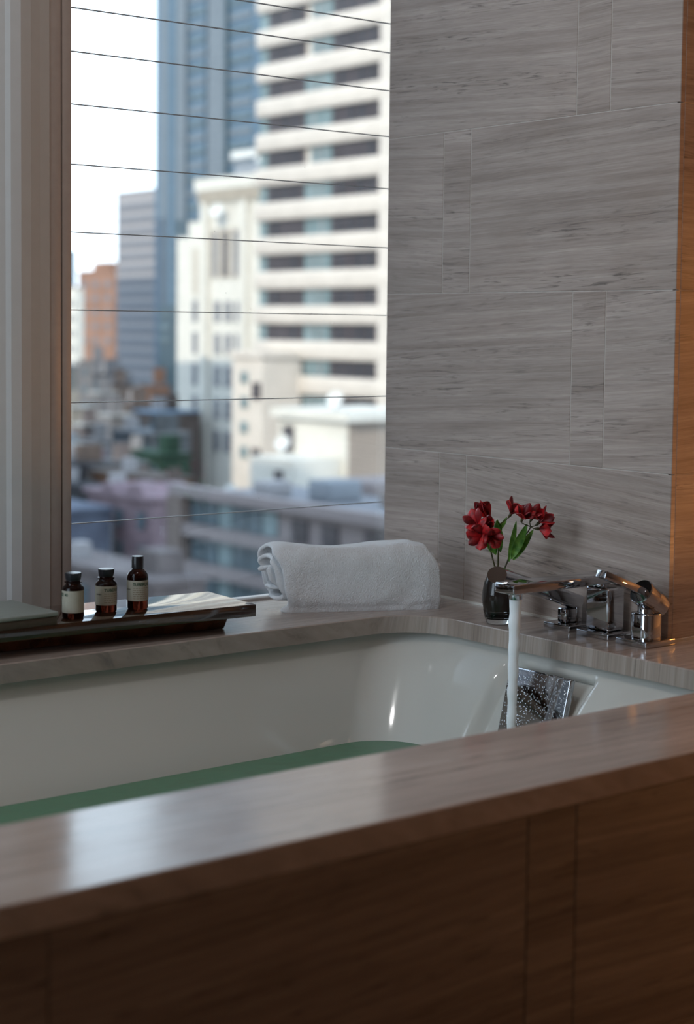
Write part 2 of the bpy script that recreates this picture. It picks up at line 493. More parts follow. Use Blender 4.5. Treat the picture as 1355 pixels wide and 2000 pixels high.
def tub_ring(d):
    x1, y1, y0, x0, r = lerp(RX, d), lerp(BY, d), lerp(FY, d), lerp(LX, d), lerp(RR, d)
    pts = []
    def seg(p, q, n):
        for k in range(n): pts.append((p[0]+(q[0]-p[0])*k/n, p[1]+(q[1]-p[1])*k/n))
    def arc(cx, cy, a0, n):
        for k in range(n):
            a = math.radians(a0+90*k/n); pts.append((cx+r*math.cos(a), cy+r*math.sin(a)))
    seg((x1, y0+r), (x1, y1-r), 150); arc(x1-r, y1-r, 0, 24)
    seg((x1-r, y1), (x0+r, y1), 60); arc(x0+r, y1-r, 90, 12)
    seg((x0, y1-r), (x0, y0+r), 20); arc(x0+r, y0+r, 180, 12)
    seg((x0+r, y0), (x1-r, y0), 60); arc(x1-r, y0+r, 270, 24)
    return pts
bm = bmesh.new()
ds = [0, 0.004, 0.008, 0.012, 0.016]+[0.02+0.003*k for k in range(0, 60)]+[0.205+0.01*k for k in range(0, 16)]+[0.37, 0.38, 0.388, 0.394, 0.398, 0.40]
prev = None
flr = [bm.verts.new((x, y, TT)) for x, y in [(a[0]+(0.02 if a[0] > -1 else -0.02)*0+0, a[1]) for a in tub_ring(0)]]
# flat flange outside the opening, tucked under the slab
big = tub_ring(0)
cxm, cym = -1.0, -0.637
fl_out = [bm.verts.new((x+(0.02 if x > cxm else -0.02), y+(0.02 if y > cym else -0.02), TT)) for x, y in big]
for k in range(len(big)):
    k2 = (k+1) % len(big); bm.faces.new((fl_out[k], fl_out[k2], flr[k2], flr[k]))
prev = flr
for d in ds[1:]:
    ringv = []
    for x, y in tub_ring(d):
        z = TT-d
        if x > -0.5:
            # recess holding the overflow plate
            w = sm(-0.712, -0.694, y)*(1-sm(-0.520, -0.490, y))*sm(0.016, 0.034, d)*(1-sm(0.150, 0.175, d))
            if y < -0.45 and y > -0.75: x += 0.026*w
        ringv.append(bm.verts.new((x, y, z)))
    for k in range(len(ringv)):
        k2 = (k+1) % len(ringv); bm.faces.new((prev[k], prev[k2], ringv[k2], ringv[k]))
    prev = ringv
bm.faces.new(prev)
bmesh.ops.recalc_face_normals(bm, faces=bm.faces[:])
for f in bm.faces:
    pass
basin = finish(bm, 'basin', M['enamel'], tub, smooth=True)
sol = basin.modifiers.new('solidify', 'SOLIDIFY'); sol.thickness = 0.006; sol.offset = 1.0
# overflow plate
def plate_mat():
    mt, n, b = new_mat('wet_chrome')
    b.inputs['Base Color'].default_value = (0.44, 0.44, 0.46, 1); b.inputs['Metallic'].default_value = 1; b.inputs['Roughness'].default_value = 0.07
    t = n.nodes.new('ShaderNodeTexCoord'); v = n.nodes.new('ShaderNodeTexVoronoi'); v.inputs['Scale'].default_value = 240
    v.feature = 'F1'
    n.links.new(t.outputs['Object'], v.inputs['Vector'])
    r = n.nodes.new('ShaderNodeValToRGB'); r.color_ramp.elements[0].position = 0.0; r.color_ramp.elements[0].color = (1, 1, 1, 1)
    r.color_ramp.elements[1].position = 0.32; r.color_ramp.elements[1].color = (0, 0, 0, 1)
    n.links.new(v.outputs['Distance'], r.inputs[0])
    bp = n.nodes.new('ShaderNodeBump'); bp.inputs['Strength'].default_value = 0.55; bp.inputs['Distance'].default_value = 0.002
    n.links.new(r.outputs[0], bp.inputs['Height']); n.links.new(bp.outputs[0], b.inputs['Normal'])
    return mt
M['wetchrome'] = plate_mat()
mt_ = Matrix.Translation((-0.1860, -0.6130, 0.4440)) @ Matrix.Rotation(math.radians(14), 4, 'Y')
bm = bmesh.new(); add_box(bm, (-0.006, -0.070, -0.066), (0.006, 0.070, 0.066), 0.003, 3, mt_)
plate = finish(bm, 'overflow_plate', M['wetchrome'], tub, True, 0.6); plate['label'] = 'square chrome overflow plate beaded with water drops'
bm = bmesh.new(); add_box(bm, (0.006, -0.05, -0.04), (0.024, 0.05, 0.04), 0.002, 1, mt_)
finish(bm, 'overflow_pipe', M['chrome'], tub)

# water in the tub
def water_mat():
    mt, n, b = new_mat('green_bath_water')
    b.inputs['Base Color'].default_value = (0.075, 0.20, 0.115, 1)
    b.inputs['Roughness'].default_value = 0.06; b.inputs['IOR'].default_value = 1.33
    t = n.nodes.new('ShaderNodeTexCoord'); z = n.nodes.new('ShaderNodeTexNoise'); z.inputs['Scale'].default_value = 14; z.inputs['Detail'].default_value = 2
    n.links.new(t.outputs['Object'], z.inputs['Vector'])
    bp = n.nodes.new('ShaderNodeBump'); bp.inputs['Strength'].default_value = 0.25; bp.inputs['Distance'].default_value = 0.01
    n.links.new(z.outputs['Fac'], bp.inputs['Height']); n.links.new(bp.outputs[0], b.inputs['Normal'])
    return mt
M['water'] = water_mat()
ZW = 0.36
bm = bmesh.new()
rg0 = tub_ring(TT-ZW); rgb = tub_ring(TT-ZW+0.10)
def ins(p, d): return (p[0]-(d if p[0] > cxm else -d), p[1]-(d if p[1] > cym else -d))
top_ = [bm.verts.new((*ins(p, 0.0005), ZW)) for p in rg0]; bot_ = [bm.verts.new((*ins(p, 0.004), ZW-0.10)) for p in rgb]
bm.faces.new(top_)
for k in range(len(top_)):
    k2 = (k+1) % len(top_); bm.faces.new((top_[k], bot_[k], bot_[k2], top_[k2]))
bm.faces.new(bot_[::-1])
bmesh.ops.recalc_face_normals(bm, faces=bm.faces[:])
wat = finish(bm, 'bath_water', M['water'])
tag(wat, 'still green bath water filling the lower half of the tub', 'water')

# ---------------------------------------------------------------- taps
def square_plate(parent, cx, cy, sx, sy, h=0.0105):
    return box('base_plate', (cx-sx/2, cy-sy/2, TOP), (cx+sx/2, cy+sy/2, TOP+h), M['chrome'], parent, bev=0.0022, seg=4)

sx0, sy0 = -0.0400, -0.6190
spout = thing('bath_spout', 'square chrome bath spout on the deck pouring water, middle of the three taps', 'tap', (0, 0, 0), group=None)
square_plate(spout, -0.0385, -0.6270, 0.066, 0.072)
bm = bmesh.new(); add_box(bm, (-0.0560, -0.6480, TOP+0.0105), (-0.0160, -0.5960, 0.6385), 0.0050, 4)
finish(bm, 'pillar', M['chrome'], spout, True, 0.35)
lathe('collar', [(0.0125, 0.6385), (0.0125, 0.6480)], M['chrome'], spout, mtx=Matrix.Translation((-0.0370, -0.6130, 0)))
bm = bmesh.new(); add_box(bm, (-0.2560, -0.6330, 0.6435), (-0.0165, -0.5880, 0.6600), 0.0030, 4)
finish(bm, 'spout_arm', M['chrome'], spout, True, 0.35)
lathe('aerator', [(0.0100, 0.6340), (0.0108, 0.6355), (0.0108, 0.6440)], M['chrome'], spout, mtx=Matrix.Translation((-0.2365, -0.6165, 0)))

# falling water
def stream_mat():
    mt, n, b = new_mat('aerated_water')
    b.inputs['Base Color'].default_value = (0.92, 0.95, 0.98, 1); b.inputs['Roughness'].default_value = 0.5
    b.inputs['Subsurface Weight'].default_value = 0.5; b.inputs['Subsurface Radius'].default_value = (0.02, 0.02, 0.02)
    b.inputs['Subsurface Scale'].default_value = 0.5
    b.inputs['Transmission Weight'].default_value = 0.1; b.inputs['IOR'].default_value = 1.3
    t = n.nodes.new('ShaderNodeTexCoord'); mp = n.nodes.new('ShaderNodeMapping'); mp.inputs['Scale'].default_value = (260, 260, 20)
    z = n.nodes.new('ShaderNodeTexNoise'); z.inputs['Scale'].default_value = 1; z.inputs['Detail'].default_value = 3
    n.links.new(t.outputs['Object'], mp.inputs[0]); n.links.new(mp.outputs[0], z.inputs['Vector'])
    bp = n.nodes.new('ShaderNodeBump'); bp.inputs['Strength'].default_value = 0.5; bp.inputs['Distance'].default_value = 0.001
    n.links.new(z.outputs['Fac'], bp.inputs['Height']); n.links.new(bp.outputs[0], b.inputs['Normal'])
    return mt
M['stream'] = stream_mat()
bm = bmesh.new()
N = 60; zs = [0.6345 + (0.352-0.6345)*k/N for k in range(N+1)]
pp, rr = [], []
for k, z in enumerate(zs):
    t = k/N
    wob = 0.0004*math.sin(k*0.55)+0.0003*math.sin(k*1.3+1)
    pp.append((-0.2365-0.006*t+wob, -0.6165, z)); rr.append(0.0096 - 0.0022*min(1, t*1.6) + 0.0005*math.sin(k*0.8+1.2) + (0.004*max(0, t-0.95)/0.05))
tube(bm, pp, rr, 20)
strm = finish(bm, 'water_stream', M['stream'], None, True, 1.0)
tag(strm, 'white stream of water falling from the chrome spout into the tub', 'water')

# diverter handle
div = thing('diverter_handle', 'chrome diverter tap with a long round-ended lever in front of the vase', 'tap', (0, 0, 0))
square_plate(div, -0.0370, -0.5415, 0.062, 0.062)
bm = bmesh.new(); add_box(bm, (-0.0540, -0.5510, TOP+0.0105), (-0.0230, -0.5290, 0.592), 0.004, 3)
add_box(bm, (-0.0300, -0.5525, TOP+0.0105), (-0.0165, -0.5275, 0.600), 0.002, 3)
finish(bm, 'post', M['chrome'], div, True, 0.35)
# lever: flat slab near the post swelling into a round rod that ends in a disc
bm = bmesh.new()
P0 = Vector((-0.0160, -0.5400, 0.5985)); P1 = Vector((-0.2280, -0.5640, 0.6660))
rings = []
NL = 22
ax = (P1-P0).normalized(); side = Vector((0, 0, 1)).cross(ax).normalized(); upv = ax.cross(side).normalized()
for k in range(NL+1):
    t = k/NL
    c = P0.lerp(P1, t)
    hw = 0.0120+0.002*t; hh = 0.0132+0.0008*sm(0.0, 0.9, t)
    ex = 3.4-1.4*sm(0.2, 0.8, t)
    nrm = ax
    rg = []
    for j in range(28):
        a = 2*PI*j/28
        ca, sa = math.cos(a), math.sin(a)
        u = math.copysign(abs(ca)**(2/ex), ca)*hw; v = math.copysign(abs(sa)**(2/ex), sa)*hh
        p = c + side*u + upv*v
        if k == NL: p = p + ax*(-0.0*u)
        # the rod end is cut so that its disc faces the room
        if t > 0.7:
            p = p + ax*(-u*0.55 - v*0.15)*sm(0.7, 1.0, t)
        rg.append(bm.verts.new(p))
    rings.append(rg)
for a, b in zip(rings, rings[1:]):
    for j in range(28): bm.faces.new((a[j], a[(j+1) % 28], b[(j+1) % 28], b[j]))
bm.faces.new(rings[0][::-1]); bm.faces.new(rings[-1])
bmesh.ops.recalc_face_normals(bm, faces=bm.faces[:])
finish(bm, 'lever', M['chrome'], div, True, 0.6)

# mixer
mix = thing('mixer_tap', 'chrome bath mixer with tilted cylinder head and flat lever, rightmost of the three taps', 'tap', (0, 0, 0))
square_plate(mix, -0.0395, -0.7150, 0.071, 0.066)
bm = bmesh.new()
pr_ = rrect(-0.0605, -0.0175, -0.7370, -0.6930, 0.0150, seg=8)
lv = [(0.0, TOP+0.0105), (0.0, 0.6055), (0.0006, 0.6070), (0.0020, 0.6080)]
rgs = [[bm.verts.new((-0.039+(x+0.039)*(1-q/0.022), -0.715+(y+0.715)*(1-q/0.022), z)) for x, y in pr_] for q, z in lv]
for a, b in zip(rgs, rgs[1:]):
    for k in range(len(a)): bm.faces.new((a[k], a[(k+1) % len(a)], b[(k+1) % len(a)], b[k]))
bm.faces.new(rgs[0][::-1]); bm.faces.new(rgs[-1])
finish(bm, 'body', M['chrome'], mix, True, 0.6)
bm = bmesh.new()
tiltm = Matrix.Translation((-0.0370, -0.7180, 0.6310)) @ Matrix.Rotation(math.radians(-55), 4, 'Y')
add_lathe(bm, [(0.0, -0.031), (0.0185, -0.031), (0.0205, -0.029), (0.0215, -0.012), (0.0200, -0.006), (0.0200, -0.004), (0.0215, 0.0), (0.0215, 0.022), (0.0200, 0.024), (0.0, 0.024)], 48, tiltm)
finish(bm, 'head', M['chrome'], mix, True, 0.5)
lathe('neck', [(0.016, 0.606), (0.014, 0.612), (0.015, 0.622)], M['chrome'], mix, mtx=Matrix.Translation((-0.039, -0.715, 0)))
lm = Matrix.Translation((-0.1030, -0.7180, 0.6630)) @ Matrix.Rotation(math.radians(21), 4, 'Y')
bm = bmesh.new(); add_box(bm, (-0.0500, -0.0100, -0.0070), (0.0500, 0.0100, 0.0050), 0.0012, 2, lm)
finish(bm, 'lever', M['chrome'], mix, True, 0.4)

# small stray drop of water on the tile wall
# ---------------------------------------------------------------- vase and flowers
def vase_mats():
    d = plain('smoked_glass', (0.022, 0.016, 0.013), 0.08, coat=0.0)
    c = plain('clear_glass_foot', (0.75, 0.78, 0.78), 0.02, trans=1.0, ior=1.45)
    return d, c
M['vase'], M['vfoot'] = vase_mats()
VX, VY = -0.1040, -0.4380
vase = thing('bud_vase', 'small egg-shaped dark glass bud vase with a clear foot behind the running water', 'vase', (VX, VY, TOP))
lathe('vase_body', [(0.0, 0.010), (0.015, 0.0095), (0.0215, 0.013), (0.0258, 0.024), (0.0285, 0.040), (0.0282, 0.054), (0.0255, 0.070), (0.0205, 0.083), (0.0155, 0.091), (0.0140, 0.093), (0.0128, 0.092), (0.0128, 0.080), (0.0, 0.078)], M['vase'], vase, 48, angle=1.2)
lathe('vase_foot', [(0.0, 0.0), (0.0175, 0.0), (0.0205, 0.002), (0.0235, 0.010), (0.0262, 0.0235), (0.0250, 0.0225), (0.0218, 0.0128), (0.0150, 0.0090), (0.0, 0.0095)], M['vfoot'], vase, 48, angle=1.2)

def petal_mat(name, c0, c1, tipc):
    mt, n, b = new_mat(name)
    t = n.nodes.new('ShaderNodeTexCoord'); z = n.nodes.new('ShaderNodeTexNoise'); z.inputs['Scale'].default_value = 90; z.inputs['Detail'].default_value = 3
    n.links.new(t.outputs['Object'], z.inputs['Vector'])
    r = n.nodes.new('ShaderNodeValToRGB'); r.color_ramp.elements[0].position = 0.35; r.color_ramp.elements[0].color = (*c0, 1)
    r.color_ramp.elements[1].position = 0.68; r.color_ramp.elements[1].color = (*c1, 1)
    n.links.new(z.outputs['Fac'], r.inputs[0]); n.links.new(r.outputs[0], b.inputs['Base Color'])
    b.inputs['Roughness'].default_value = 0.5
    return mt
M['petal'] = petal_mat('crimson_petal', (0.17, 0.001, 0.004), (0.62, 0.012, 0.016), None)
M['petal2'] = petal_mat('dark_red_petal', (0.08, 0.001, 0.003), (0.34, 0.004, 0.009), None)
M['leaf'] = petal_mat('green_leaf', (0.05, 0.17, 0.015), (0.20, 0.42, 0.06), None)
M['stem'] = petal_mat('brown_green_stem', (0.05, 0.045, 0.02), (0.10, 0.09, 0.03), None)

def blade(bm, base, direction, length, width, curl, twist=0.0, shape=1.0, nu=8, nv=4, normal=None):
    """curved lance or spoon shaped blade with thickness"""
    d = Vector(direction).normalized()
    nrm = Vector(normal) if normal is not None else (Vector((0, 0, 1)) - d*d.z)
    if nrm.length < 0.1: nrm = Vector((1, 0, 0))
    nrm = (nrm - d*nrm.dot(d)).normalized()
    sd = d.cross(nrm).normalized()
    grid = []
    for i in range(nu+1):
        t = i/nu
        ang = curl*t*t
        # arc along the blade
        c = Vector(base) + d*(length*(t - 0.18*abs(curl)*t**3)) + nrm*(length*0.5*curl*t*t)
        w = width*(math.sin(PI*min(1, t**shape*0.97+0.02)))**0.75 + 0.0003
        s2 = (sd*math.cos(twist*t) + nrm*math.sin(twist*t))
        n2 = (nrm*math.cos(ang) - d*math.sin(ang))
        row = []
        for j in range(nv+1):
            s = (j/nv-0.5)*2
            row.append(c + s2*s*w*0.5 + n2*(w*0.22*s*s))
        grid.append((row, n2))
    th = 0.0004
    A = [[bm.verts.new(p + n2*th) for p in row] for row, n2 in grid]
    B = [[bm.verts.new(p - n2*th) for p in row] for row, n2 in grid]
    for i in range(nu):
        for j in range(nv):
            bm.faces.new((A[i][j], A[i][j+1], A[i+1][j+1], A[i+1][j]))
            bm.faces.new((B[i][j], B[i+1][j], B[i+1][j+1], B[i][j+1]))
        for j in (0, nv):
            bm.faces.new((A[i][j], A[i+1][j], B[i+1][j], B[i][j]))
    for i in (0, nu):
        for j in range(nv): bm.faces.new((A[i][j], B[i][j], B[i][j+1], A[i][j+1]))
    bmesh.ops.recalc_face_normals(bm, faces=bm.faces[:])

rf = random.Random(3)
def blossom(parent, base, axis, size=0.026, openness=0.8, roll=0.0):
    """funnel of six petals on a small green ovary"""
    base = Vector(base); ax = Vector(axis).normalized()
    bm = bmesh.new(); tube(bm, [base-ax*0.006, base-ax*0.002, base+ax*0.002, base+ax*0.004], [0.0008, 0.0026, 0.0028, 0.0014], 8)
    hub = finish(bm, 'blossom', M['stem'], parent, True)
    u = ax.cross(Vector((0.3, 0.2, 1))).normalized(); v = ax.cross(u).normalized()
    for k in range(6):
        a = roll + 2*PI*k/6 + rf.uniform(-0.12, 0.12)
        out = u*math.cos(a) + v*math.sin(a)
        inner = (k % 2 == 0)
        op = openness*(0.75 if inner else 1.0)*rf.uniform(0.85, 1.15)
        d = ax*1.0 + out*0.42*op
        bm = bmesh.new()
        blade(bm, base+ax*0.002, d, size*(1.12 if inner else 1.0)*rf.uniform(0.92, 1.08), size*(0.50 if inner else 0.74), curl=op*0.85, shape=1.5, nu=9, nv=4, normal=out)
        finish(bm, 'petal', M['petal'] if (k % 2) else M['petal2'], hub, True, 1.0)
    return hub

def flower_stem(label, pts, blossoms, leaves, rad=0.0016):
    base = Vector(pts[0])
    r = thing('alstroemeria', label, 'flower', tuple(base), group='red alstroemeria in the bud vase')
    bm = bmesh.new()
    # smooth the path
    P = [Vector(p)-base for p in pts]
    path = []
    for i in range(len(P)-1):
        p0 = P[max(0, i-1)]; p1 = P[i]; p2 = P[i+1]; p3 = P[min(len(P)-1, i+2)]
        for k in range(6):
            t = k/6
            path.append(0.5*((2*p1)+(-p0+p2)*t+(2*p0-5*p1+4*p2-p3)*t*t+(-p0+3*p1-3*p2+p3)*t**3))
    path.append(P[-1])
    n = len(path)
    tube(bm, path, [rad*(1-0.35*i/n) for i in range(n)], 8)
    tip = P[-1]
    for (b, ax, s, op) in blossoms:      # pedicels
        bb = Vector(b)-base; axn = Vector(ax).normalized()
        mid = (tip+bb)/2 - axn*0.004
        tube(bm, [tip, mid, bb-axn*0.006], [0.0010, 0.0009, 0.0008], 6)
    finish(bm, 'stem', M['stem'], r, True)
    for i, (b, ax, s, op) in enumerate(blossoms):
        blossom(r, Vector(b)-base, ax, s, op, roll=i*0.7)
    for (b, d, L, w, c, nr) in leaves:
        bm = bmesh.new(); blade(bm, Vector(b)-base, d, L, w, c, twist=0.5, shape=0.9, nu=10, nv=4, normal=nr)
        finish(bm, 'leaf', M['leaf'], r, True, 1.0)
    return r

V0 = Vector((VX, VY, TOP+0.083))
TC = Vector((-0.62, -0.78, 0.1))   # towards the room
flower_stem('red alstroemeria leaning left in the bud vase, its blossoms facing the window side',
    [V0+Vector((-0.003, 0.000, -0.004)), (-0.1330, -0.450, 0.6780), (-0.1500, -0.462, 0.7000), (-0.1600, -0.468, 0.7180)],
    [((-0.1860, -0.472, 0.7330), (-0.75, -0.25, 0.65), 0.030, 0.95), ((-0.1840, -0.482, 0.7190), (-0.85, -0.45, 0.0), 0.030, 1.0),
     ((-0.1760, -0.490, 0.7180), (-0.35, -0.9, -0.10), 0.027, 0.9), ((-0.1700, -0.476, 0.7290), (-0.5, -0.6, 0.75), 0.024, 0.5)],
    [((-0.1370, -0.450, 0.6840), (-0.75, 0.0, 0.75), 0.036, 0.011, 0.5, (0.5, -0.6, 0.5)), ((-0.1260, -0.452, 0.6780), (-0.30, -0.1, 1.0), 0.050, 0.011, 0.2, (-0.6, -0.7, 0)),
     ((-0.1500, -0.466, 0.7030), (-0.7, -0.3, 1.0), 0.045, 0.014, 0.3, (-0.3, -0.9, 0.3)),
     ((-0.1480, -0.462, 0.6960), (-0.45, -0.35, 1.0), 0.052, 0.013, 0.15, (-0.6, -0.8, 0)), ((-0.1330, -0.456, 0.6820), (-0.60, -0.1, 0.9), 0.040, 0.012, -0.2, (-0.6, -0.8, 0))])
flower_stem('red alstroemeria bud stem standing upright at the middle of the vase',
    [V0+Vector((0.000, 0.003, -0.004)), (-0.1150, -0.447, 0.6850), (-0.1220, -0.455, 0.7180), (-0.1290, -0.458, 0.7290)],
    [((-0.1420, -0.456, 0.7420), (-0.75, 0.1, 0.75), 0.034, 0.25), ((-0.1130, -0.472, 0.7470), (0.35, -0.4, 0.85), 0.028, 0.85)],
    [((-0.1240, -0.455, 0.7120), (-0.35, -0.25, 0.75), 0.036, 0.014, 0.25, (-0.5, -0.8, 0)), ((-0.1130, -0.450, 0.6820), (-0.28, -0.15, 1.0), 0.060, 0.012, -0.1, (-0.6, -0.7, 0)),
     ((-0.1200, -0.455, 0.6980), (-0.50, -0.3, 0.95), 0.048, 0.015, 0.1, (-0.6, -0.8, 0)),
     ((-0.1180, -0.452, 0.7200), (0.35, -0.2, 0.75), 0.026, 0.007, 0.2, (-0.5, -0.8, 0))])
flower_stem('red alstroemeria leaning right in the bud vase with long upright leaves',
    [V0+Vector((0.003, -0.002, -0.004)), (-0.0930, -0.462, 0.6900), (-0.0830, -0.482, 0.7150), (-0.0860, -0.495, 0.7280)],
    [((-0.0950, -0.505, 0.7420), (0.05, -0.6, 0.9), 0.026, 0.9), ((-0.0860, -0.512, 0.7350), (0.70, -0.6, 0.75), 0.029, 0.8),
     ((-0.0850, -0.510, 0.7260), (0.85, -0.5, -0.02), 0.028, 0.9), ((-0.1120, -0.500, 0.7420), (-0.2, -0.6, 0.95), 0.027, 0.8)],
    [((-0.0980, -0.462, 0.6700), (0.22, -0.35, 1.0), 0.070, 0.015, 0.15, (-0.6, -0.75, 0)), ((-0.0960, -0.464, 0.6680), (0.55, -0.30, 0.95), 0.064, 0.013, 0.1, (-0.6, -0.75, 0.2)),
     ((-0.1000, -0.458, 0.6650), (0.10, -0.12, 1.0), 0.072, 0.010, 0.05, (-0.6, -0.75, 0))])

# ---------------------------------------------------------------- rolled towel
def towel_mat():
    mt, n, b = new_mat('terry_cotton')
    b.inputs['Base Color'].default_value = (0.68, 0.68, 0.69, 1); b.inputs['Roughness'].default_value = 0.95
    b.inputs['Sheen Weight'].default_value = 0.35
    t = n.nodes.new('ShaderNodeTexCoord')
    z = n.nodes.new('ShaderNodeTexNoise'); z.inputs['Scale'].default_value = 420; z.inputs['Detail'].default_value = 3
    n.links.new(t.outputs['Object'], z.inputs['Vector'])
    z2 = n.nodes.new('ShaderNodeTexNoise'); z2.inputs['Scale'].default_value = 16; z2.inputs['Detail'].default_value = 3
    n.links.new(t.outputs['Object'], z2.inputs['Vector'])
    b1 = n.nodes.new('ShaderNodeBump'); b1.inputs['Strength'].default_value = 0.7; b1.inputs['Distance'].default_value = 0.0025
    b2 = n.nodes.new('ShaderNodeBump'); b2.inputs['Strength'].default_value = 0.55; b2.inputs['Distance'].default_value = 0.012
    n.links.new(z.outputs['Fac'], b1.inputs['Height']); n.links.new(z2.outputs['Fac'], b2.inputs['Height'])
    n.links.new(b2.outputs[0], b1.inputs['Normal']); n.links.new(b1.outputs[0], b.inputs['Normal'])
    return mt
M['towel'] = towel_mat()
# local frame: X along the roll, Y away from the room, Z up
TA = math.atan2(-0.132, 0.268)
bm = bmesh.new()
LT = 0.300; HW, HH = 0.056, 0.0640
turns = 2.6
NTH = 190; NX = 46
def cross(th, r):
    # squarish section, flat on the deck
    ca, sa = math.cos(th), math.sin(th)
    ex = 6.0 if sa < 0 else 3.6
    u = math.copysign(abs(ca)**(2/ex), ca)*HW*r; v = math.copysign(abs(sa)**(2/ex), sa)*HH*r
    return u, v
outerV, innerV = [], []
for side_ in (0, 1):
    sheet = []
    for i in range(NTH+1):
        t = i/NTH
        th = 1.42*PI - 2*PI*turns*(1-t)
        r = 0.22 + 0.78*t
        thick = 0.115
        rr_ = r if side_ == 0 else r-thick
        rr_ = max(0.04, rr_)
        u, v = cross(th, rr_)
        col = []
        for j in range(NX+1):
            s = j/NX
            # ends of the layers stand out unevenly
            e0 = -0.016*math.sin(th*1.0+0.8)*(0.4+0.6*t) - 0.014*(1-t) - 0.006*math.sin(th*3.1)
            e1 = 0.010*math.sin(th*1.3+2.0)*(1-t) - 0.030*sm(0.1, 1.0, v/HH)*t
            x = e0 + s*(LT + e1 - e0)
            # lap: last third of the outer turn droops, soft dents along the top
            dent = 0.0055*noise.noise(Vector((x*9, th*0.9, t*3))) + 0.0018*noise.noise(Vector((x*30, th*2.5, 4)))
            rnd = 0.006*(1-sm(0, 0.030, LT+e1-x)) + 0.003*(1-sm(0, 0.012, x-e0))
            k = 1 - (rnd-dent)/HH*1.0
            vv = v*k if v > 0 else v*(1-0.3*rnd/HH)
            if v > 0.3*HH: vv -= 0.003*math.sin(PI*s)**2*(v/HH)
            if vv < -0.86*HH and t > 0.55: vv = -HH if side_ == 0 else vv-0.001
            col.append(bm.verts.new((x, HW + u*k, HH + vv)))
        sheet.append(col)
    if side_ == 0: A = sheet
    else: B = sheet
for i in range(NTH):
    for j in range(NX):
        bm.faces.new((A[i][j], A[i+1][j], A[i+1][j+1], A[i][j+1]))
        bm.faces.new((B[i][j], B[i][j+1], B[i+1][j+1], B[i+1][j]))
    for j in (0, NX): bm.faces.new((A[i][j], B[i][j], B[i+1][j], A[i+1][j]))
for i in (0, NTH):
    for j in range(NX): bm.faces.new((A[i][j], A[i][j+1], B[i][j+1], B[i][j]))
bmesh.ops.recalc_face_normals(bm, faces=bm.faces[:])
towel = finish(bm, 'rolled_towel', M['towel'], None, True)
towel.location = (-0.3640, -0.1500, TOP-0.0008)
towel.rotation_euler = (0, 0, TA)
ss = towel.modifiers.new('soft', 'SUBSURF'); ss.levels = 1; ss.render_levels = 1
tag(towel, 'rolled white terry towel on the stone deck between tray and flowers', 'towel')

# ---------------------------------------------------------------- tray with bottles
def lacquer():
    mt, n, b = new_mat('lacquered_dark_wood')
    t = n.nodes.new('ShaderNodeTexCoord'); mp = n.nodes.new('ShaderNodeMapping'); mp.inputs['Scale'].default_value = (3, 40, 40)
    z = n.nodes.new('ShaderNodeTexNoise'); z.inputs['Scale'].default_value = 3; z.inputs['Detail'].default_value = 5
    n.links.new(t.outputs['Object'], mp.inputs[0]); n.links.new(mp.outputs[0], z.inputs['Vector'])
    r = n.nodes.new('ShaderNodeValToRGB'); r.color_ramp.elements[0].position = 0.35; r.color_ramp.elements[0].color = (0.022, 0.011, 0.007, 1)
    r.color_ramp.elements[1].position = 0.7; r.color_ramp.elements[1].color = (0.075, 0.032, 0.016, 1)
    n.links.new(z.outputs['Fac'], r.inputs[0]); n.links.new(r.outputs[0], b.inputs['Base Color'])
    b.inputs['Roughness'].default_value = 0.12; b.inputs['Coat Weight'].default_value = 1.0; b.inputs['Coat Roughness'].default_value = 0.03
    z2 = n.nodes.new('ShaderNodeTexNoise'); z2.inputs['Scale'].default_value = 9
    n.links.new(t.outputs['Object'], z2.inputs['Vector'])
    bp = n.nodes.new('ShaderNodeBump'); bp.inputs['Strength'].default_value = 0.04; bp.inputs['Distance'].default_value = 0.01
    n.links.new(z2.outputs['Fac'], bp.inputs['Height']); n.links.new(bp.outputs[0], b.inputs['Coat Normal'])
    return mt
M['lacq'] = lacquer()
TZ = 0.6030
tray = thing('bath_tray', 'long dark lacquered wooden tray on the deck under the bottles', 'tray', (-0.4940, -0.2690, TOP), math.radians(-3.6))
# local: x negative to the left, y positive to the window
h = TZ-TOP
bm = bmesh.new()
# slab with a shallow dished top
add_box(bm, (-0.92, 0.0, h-0.0205), (0.0, 0.158, h-0.0005), 0.0010, 2)
finish(bm, 'tray_top', M['lacq'], tray, True, 0.5)
bm = bmesh.new()
fx = [(-0.90, 0.052), (-0.030, 0.052), (-0.030, 0.128), (-0.90, 0.128)]
tx = [(-0.91, 0.040), (-0.026, 0.040), (-0.026, 0.138), (-0.91, 0.138)]
lo = [bm.verts.new((x, y, 0.0)) for x, y in fx]; hi = [bm.verts.new((x, y, h-0.0205)) for x, y in tx]
for k in range(4): bm.faces.new((lo[k], lo[(k+1) % 4], hi[(k+1) % 4], hi[k]))
bm.faces.new(lo[::-1]); bm.faces.new(hi)
r = bmesh.ops.bevel(bm, geom=[e for e in bm.edges], offset=0.003, segments=3, affect='EDGES', profile=0.5)
M['foot'] = plain('glow_tinted_lacquer', (0.10, 0.030, 0.010), 0.14, coat=1.0, nscale=25, namt=0.5)  # reddish tint stands in for warm light reflected in the foot
finish(bm, 'tray_foot', M['foot'], tray, True, 0.5)['label'] = 'lacquered foot reddened to stand in for warm reflections'

